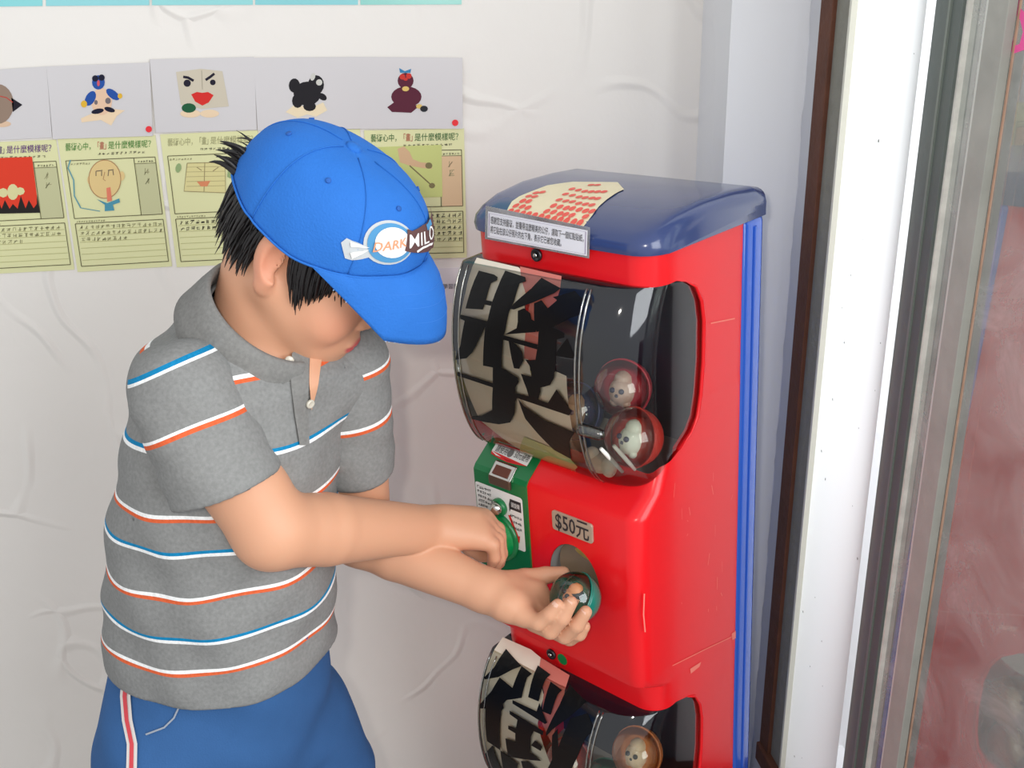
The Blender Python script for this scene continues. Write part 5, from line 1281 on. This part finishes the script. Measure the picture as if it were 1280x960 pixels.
# ---- cap
M_cap = mat('blue_cotton_cap', (44, 110, 194), rough=0.75, spec=0.2, var=0.07, vscale=35, bump=0.25, bscale=420)
cap = empty('baseball_cap', loc=KO); cap.parent = boy; cap.matrix_parent_inverse = WM['person'].inverted(); WM['baseball_cap'] = cap.matrix_world.copy()
bpy.context.view_layer.update(); WM['baseball_cap'] = Matrix.Translation(Vector(KO))
cap['label'] = 'worn blue cotton baseball cap with an embroidered patch'
CX, CY_, CT = 0.106, 0.084, 0.118
def cap_base(t): c = math.cos(t); return .024+.030*max(c, 0)**1.5+.012*max(-c, 0)**2
def cap_pt(t, p, lift=0.0):
    """t: angle from the front, p: 0 lower edge, 1 apex (head space)"""
    a = p*math.pi/2; zb = cap_base(t); rr = max(0.0, math.cos(a))**(.64-.10*math.cos(t))
    f = 1+lift/.09
    seam = 1-.012*sum(math.exp(-(((t-k*math.pi/3+math.pi) % (2*math.pi)-math.pi)/.035)**2) for k in range(6))*(1-p*.5)
    wr = 1+.010*math.sin(5*t+1+3*p)*math.sin(p*5)*(1-p)+.006*math.sin(11*t+p*7)*(1-p)
    cx_ = .006-.012*p
    z = zb+(CT-zb)*math.sin(a)**.95
    ex = CX*(1.0 if math.cos(t) > 0 else .985)
    return kd(cx_+ex*math.cos(t)*rr*seam*wr*f, CY_*math.sin(t)*rr*seam*wr*f, z+(f-1)*.1*p)
nT, nP = 144, 28
P = np.array([[cap_pt(2*math.pi*i/nT, min(1.0, j/(nP-1))) for j in range(nP)] for i in range(nT)])
me = grid_mesh(P, True)
crown = link('crown', me, M_cap, cap, True)
crown.modifiers.new('thick', 'SOLIDIFY').thickness = .0022
# stitched edge and button
link('edge_band', tube([cap_pt(2*math.pi*i/96, .012, .0012) for i in range(96)], .0012, 6, closed=True), M_cap, crown, True)
link('cap_button', lathe([(0, -.001), (.0085, -.001), (.0085, .002), (.006, .0045), (0, .0055)], kd(-.006, 0, CT-.001), KU, 20), M_cap, crown, True)
for k in range(6):
    t = (k+.5)*math.pi/3; c = cap_pt(t, .62, .0006); n_ = c-kd(0, 0, .03); n_ /= np.linalg.norm(n_)
    link('eyelet', lathe([(.0010, -.001), (.0028, -.001), (.0028, .0008), (.0010, .0008)], c, n_, 14), mat('eyelet_thread', (34, 92, 172), rough=0.8), crown, True)
for k in range(6):
    link('seam', tube([cap_pt(k*math.pi/3+.02, p_, .0006) for p_ in np.linspace(.02, .96, 24)], .0006, 5), M_cap, crown, True)
# brim: U-shaped outline, arched across
P = []; nS, nL = 61, 14
for i in range(nS):
    s = -1+2*i/(nS-1); t = s*math.radians(78); a = (np.array(cap_pt(t, .012))-KO)@KR; row = []; m_ = abs(s); sg = 1 if s > 0 else -1
    e_end = (np.array(cap_pt(sg*math.radians(78), .012))-KO)@KR
    if m_ < .72: y = .064*math.sin(m_/.72*math.pi/2)*sg; o_ = np.array([.171-11.6*y*y, y, -.003-1.0*y*y])
    else:
        q_ = (m_-.72)/.28; cn = np.array([.171-11.6*.0041, .064*sg, -.003-1.0*.0041]); o_ = cn*(1-q_)+e_end*q_+np.array([0, .004*sg, .003])*4*q_*(1-q_)
    for j in range(nL):
        v = j/(nL-1); p_ = a*(1-v)+o_*v+np.array([.35, 0, .9])*.010*4*v*(1-v)*(1-m_**4)
        row.append(kd(*p_))
    P.append(row)
me = grid_mesh(np.array(P)); brim = link('brim', me, M_cap, cap, True); md = brim.modifiers.new('thick', 'SOLIDIFY'); md.thickness = .0032; md.offset = 0
for v in (.35, .55, .75):
    path = []
    for i in range(9, nS-9):
        q = np.array(P[i]); f_ = v*(nL-1); j = int(f_); path.append(q[j]*(1-f_+j)+q[j+1]*(f_-j)+KU*.0016+KF*.001)
    link('stitch_line', tube(path, .00035, 5), mat('stitch', (50, 118, 202), rough=0.8), brim)
# frayed white specks on the brim edge
fr_ = []
q = np.array(P)
for k in range(26):
    i = random.randint(2, nS-3); e = q[i][-1]; e2 = q[i+1][-1]; t = random.random(); p_ = e*(1-t)+e2*t
    link('frayed_thread', tube([p_, p_+KR@np.array([random.uniform(-.001, .002), random.uniform(-.003, .003), random.uniform(-.001, .001)])], .0005, 4), mat('frayed', (170, 202, 236), rough=0.9), brim)
# embroidered patch on the front: disc with a ball, candy wrapper ends and a brown name strip
def cp(u, v, lift): return cap_pt((u*1.18-.008)/.098, .335+v*1.18/.16, lift)    # u, v metres from the patch centre, u to his left
def patch(name, polys, m, lift, parent, ml_=.006): return link(name, join_polys(polys, lambda u, v: cp(u, v, lift), ml_), m, parent, False)
PB = -.050                                                    # disc centre sits on his right of the cap front
M_pw = mat('patch_white', (238, 236, 232), rough=0.8); M_pg = mat('patch_grey', (186, 190, 192), rough=0.8); M_pb = mat('patch_blue', (74, 140, 186), rough=0.8); M_po = mat('patch_orange', (224, 150, 110), rough=0.8); M_pbr = mat('patch_brown', (92, 60, 58), rough=0.8)
pt = patch('patch', [circ(PB, -.002, .0262, 30, .0262), [(PB-.020, -.010), (PB-.040, -.006), (PB-.043, -.012), (PB-.036, -.026), (PB-.030, -.027), (PB-.016, -.020)]], M_pg, .0012, crown); pt['label'] = 'round embroidered patch'
patch('blue_ring', [circ(PB, -.002, .0232, 30, .0232)], M_pb, .0019, pt); patch('ball', [circ(PB+.001, -.001, .0178, 28, .0178)], M_pw, .0026, pt)
patch('wrapper_end', [[(PB-.020, -.010), (PB-.037, -.008), (PB-.035, -.013)], [(PB-.020, -.012), (PB-.034, -.019), (PB-.031, -.025)]], M_pw, .0026, pt)
patch('name_strip', [[(PB+.013, -.010), (PB+.016, .016), (PB+.022, .013), (PB+.040, .018), (.044, .018), (.044, -.016), (.030, -.020), (.004, -.020), (PB+.032, -.016), (PB+.022, -.013)]], M_pbr, .0030, pt)
patch('blue_tab', [[(-.004, .010), (.012, .011), (.012, .018), (-.004, .017)]], M_pb, .0036, pt)
V2, F2 = text2d('MILO', .017/.72, bold=.0025); k = .046/max(v[0] for v in V2)
link('lettering', mesh([cp(PB+.016+a*k, -.007+b+a*.05, .0038) for a, b in V2], F2), M_pw, pt)
V2, F2 = text2d('DARK', .011/.72, bold=.006); k = .032/max(v[0] for v in V2)
link('lettering', mesh([cp(PB-.018+a*k, -.014+b+a*.25, .0036) for a, b in V2], F2), M_po, pt)
patch('swoosh', [stroke([(PB+.028, -.013), (PB+.036, -.0095), (PB+.048, -.0085), (PB+.058, -.012)], .0030)], M_pw, .0038, pt)
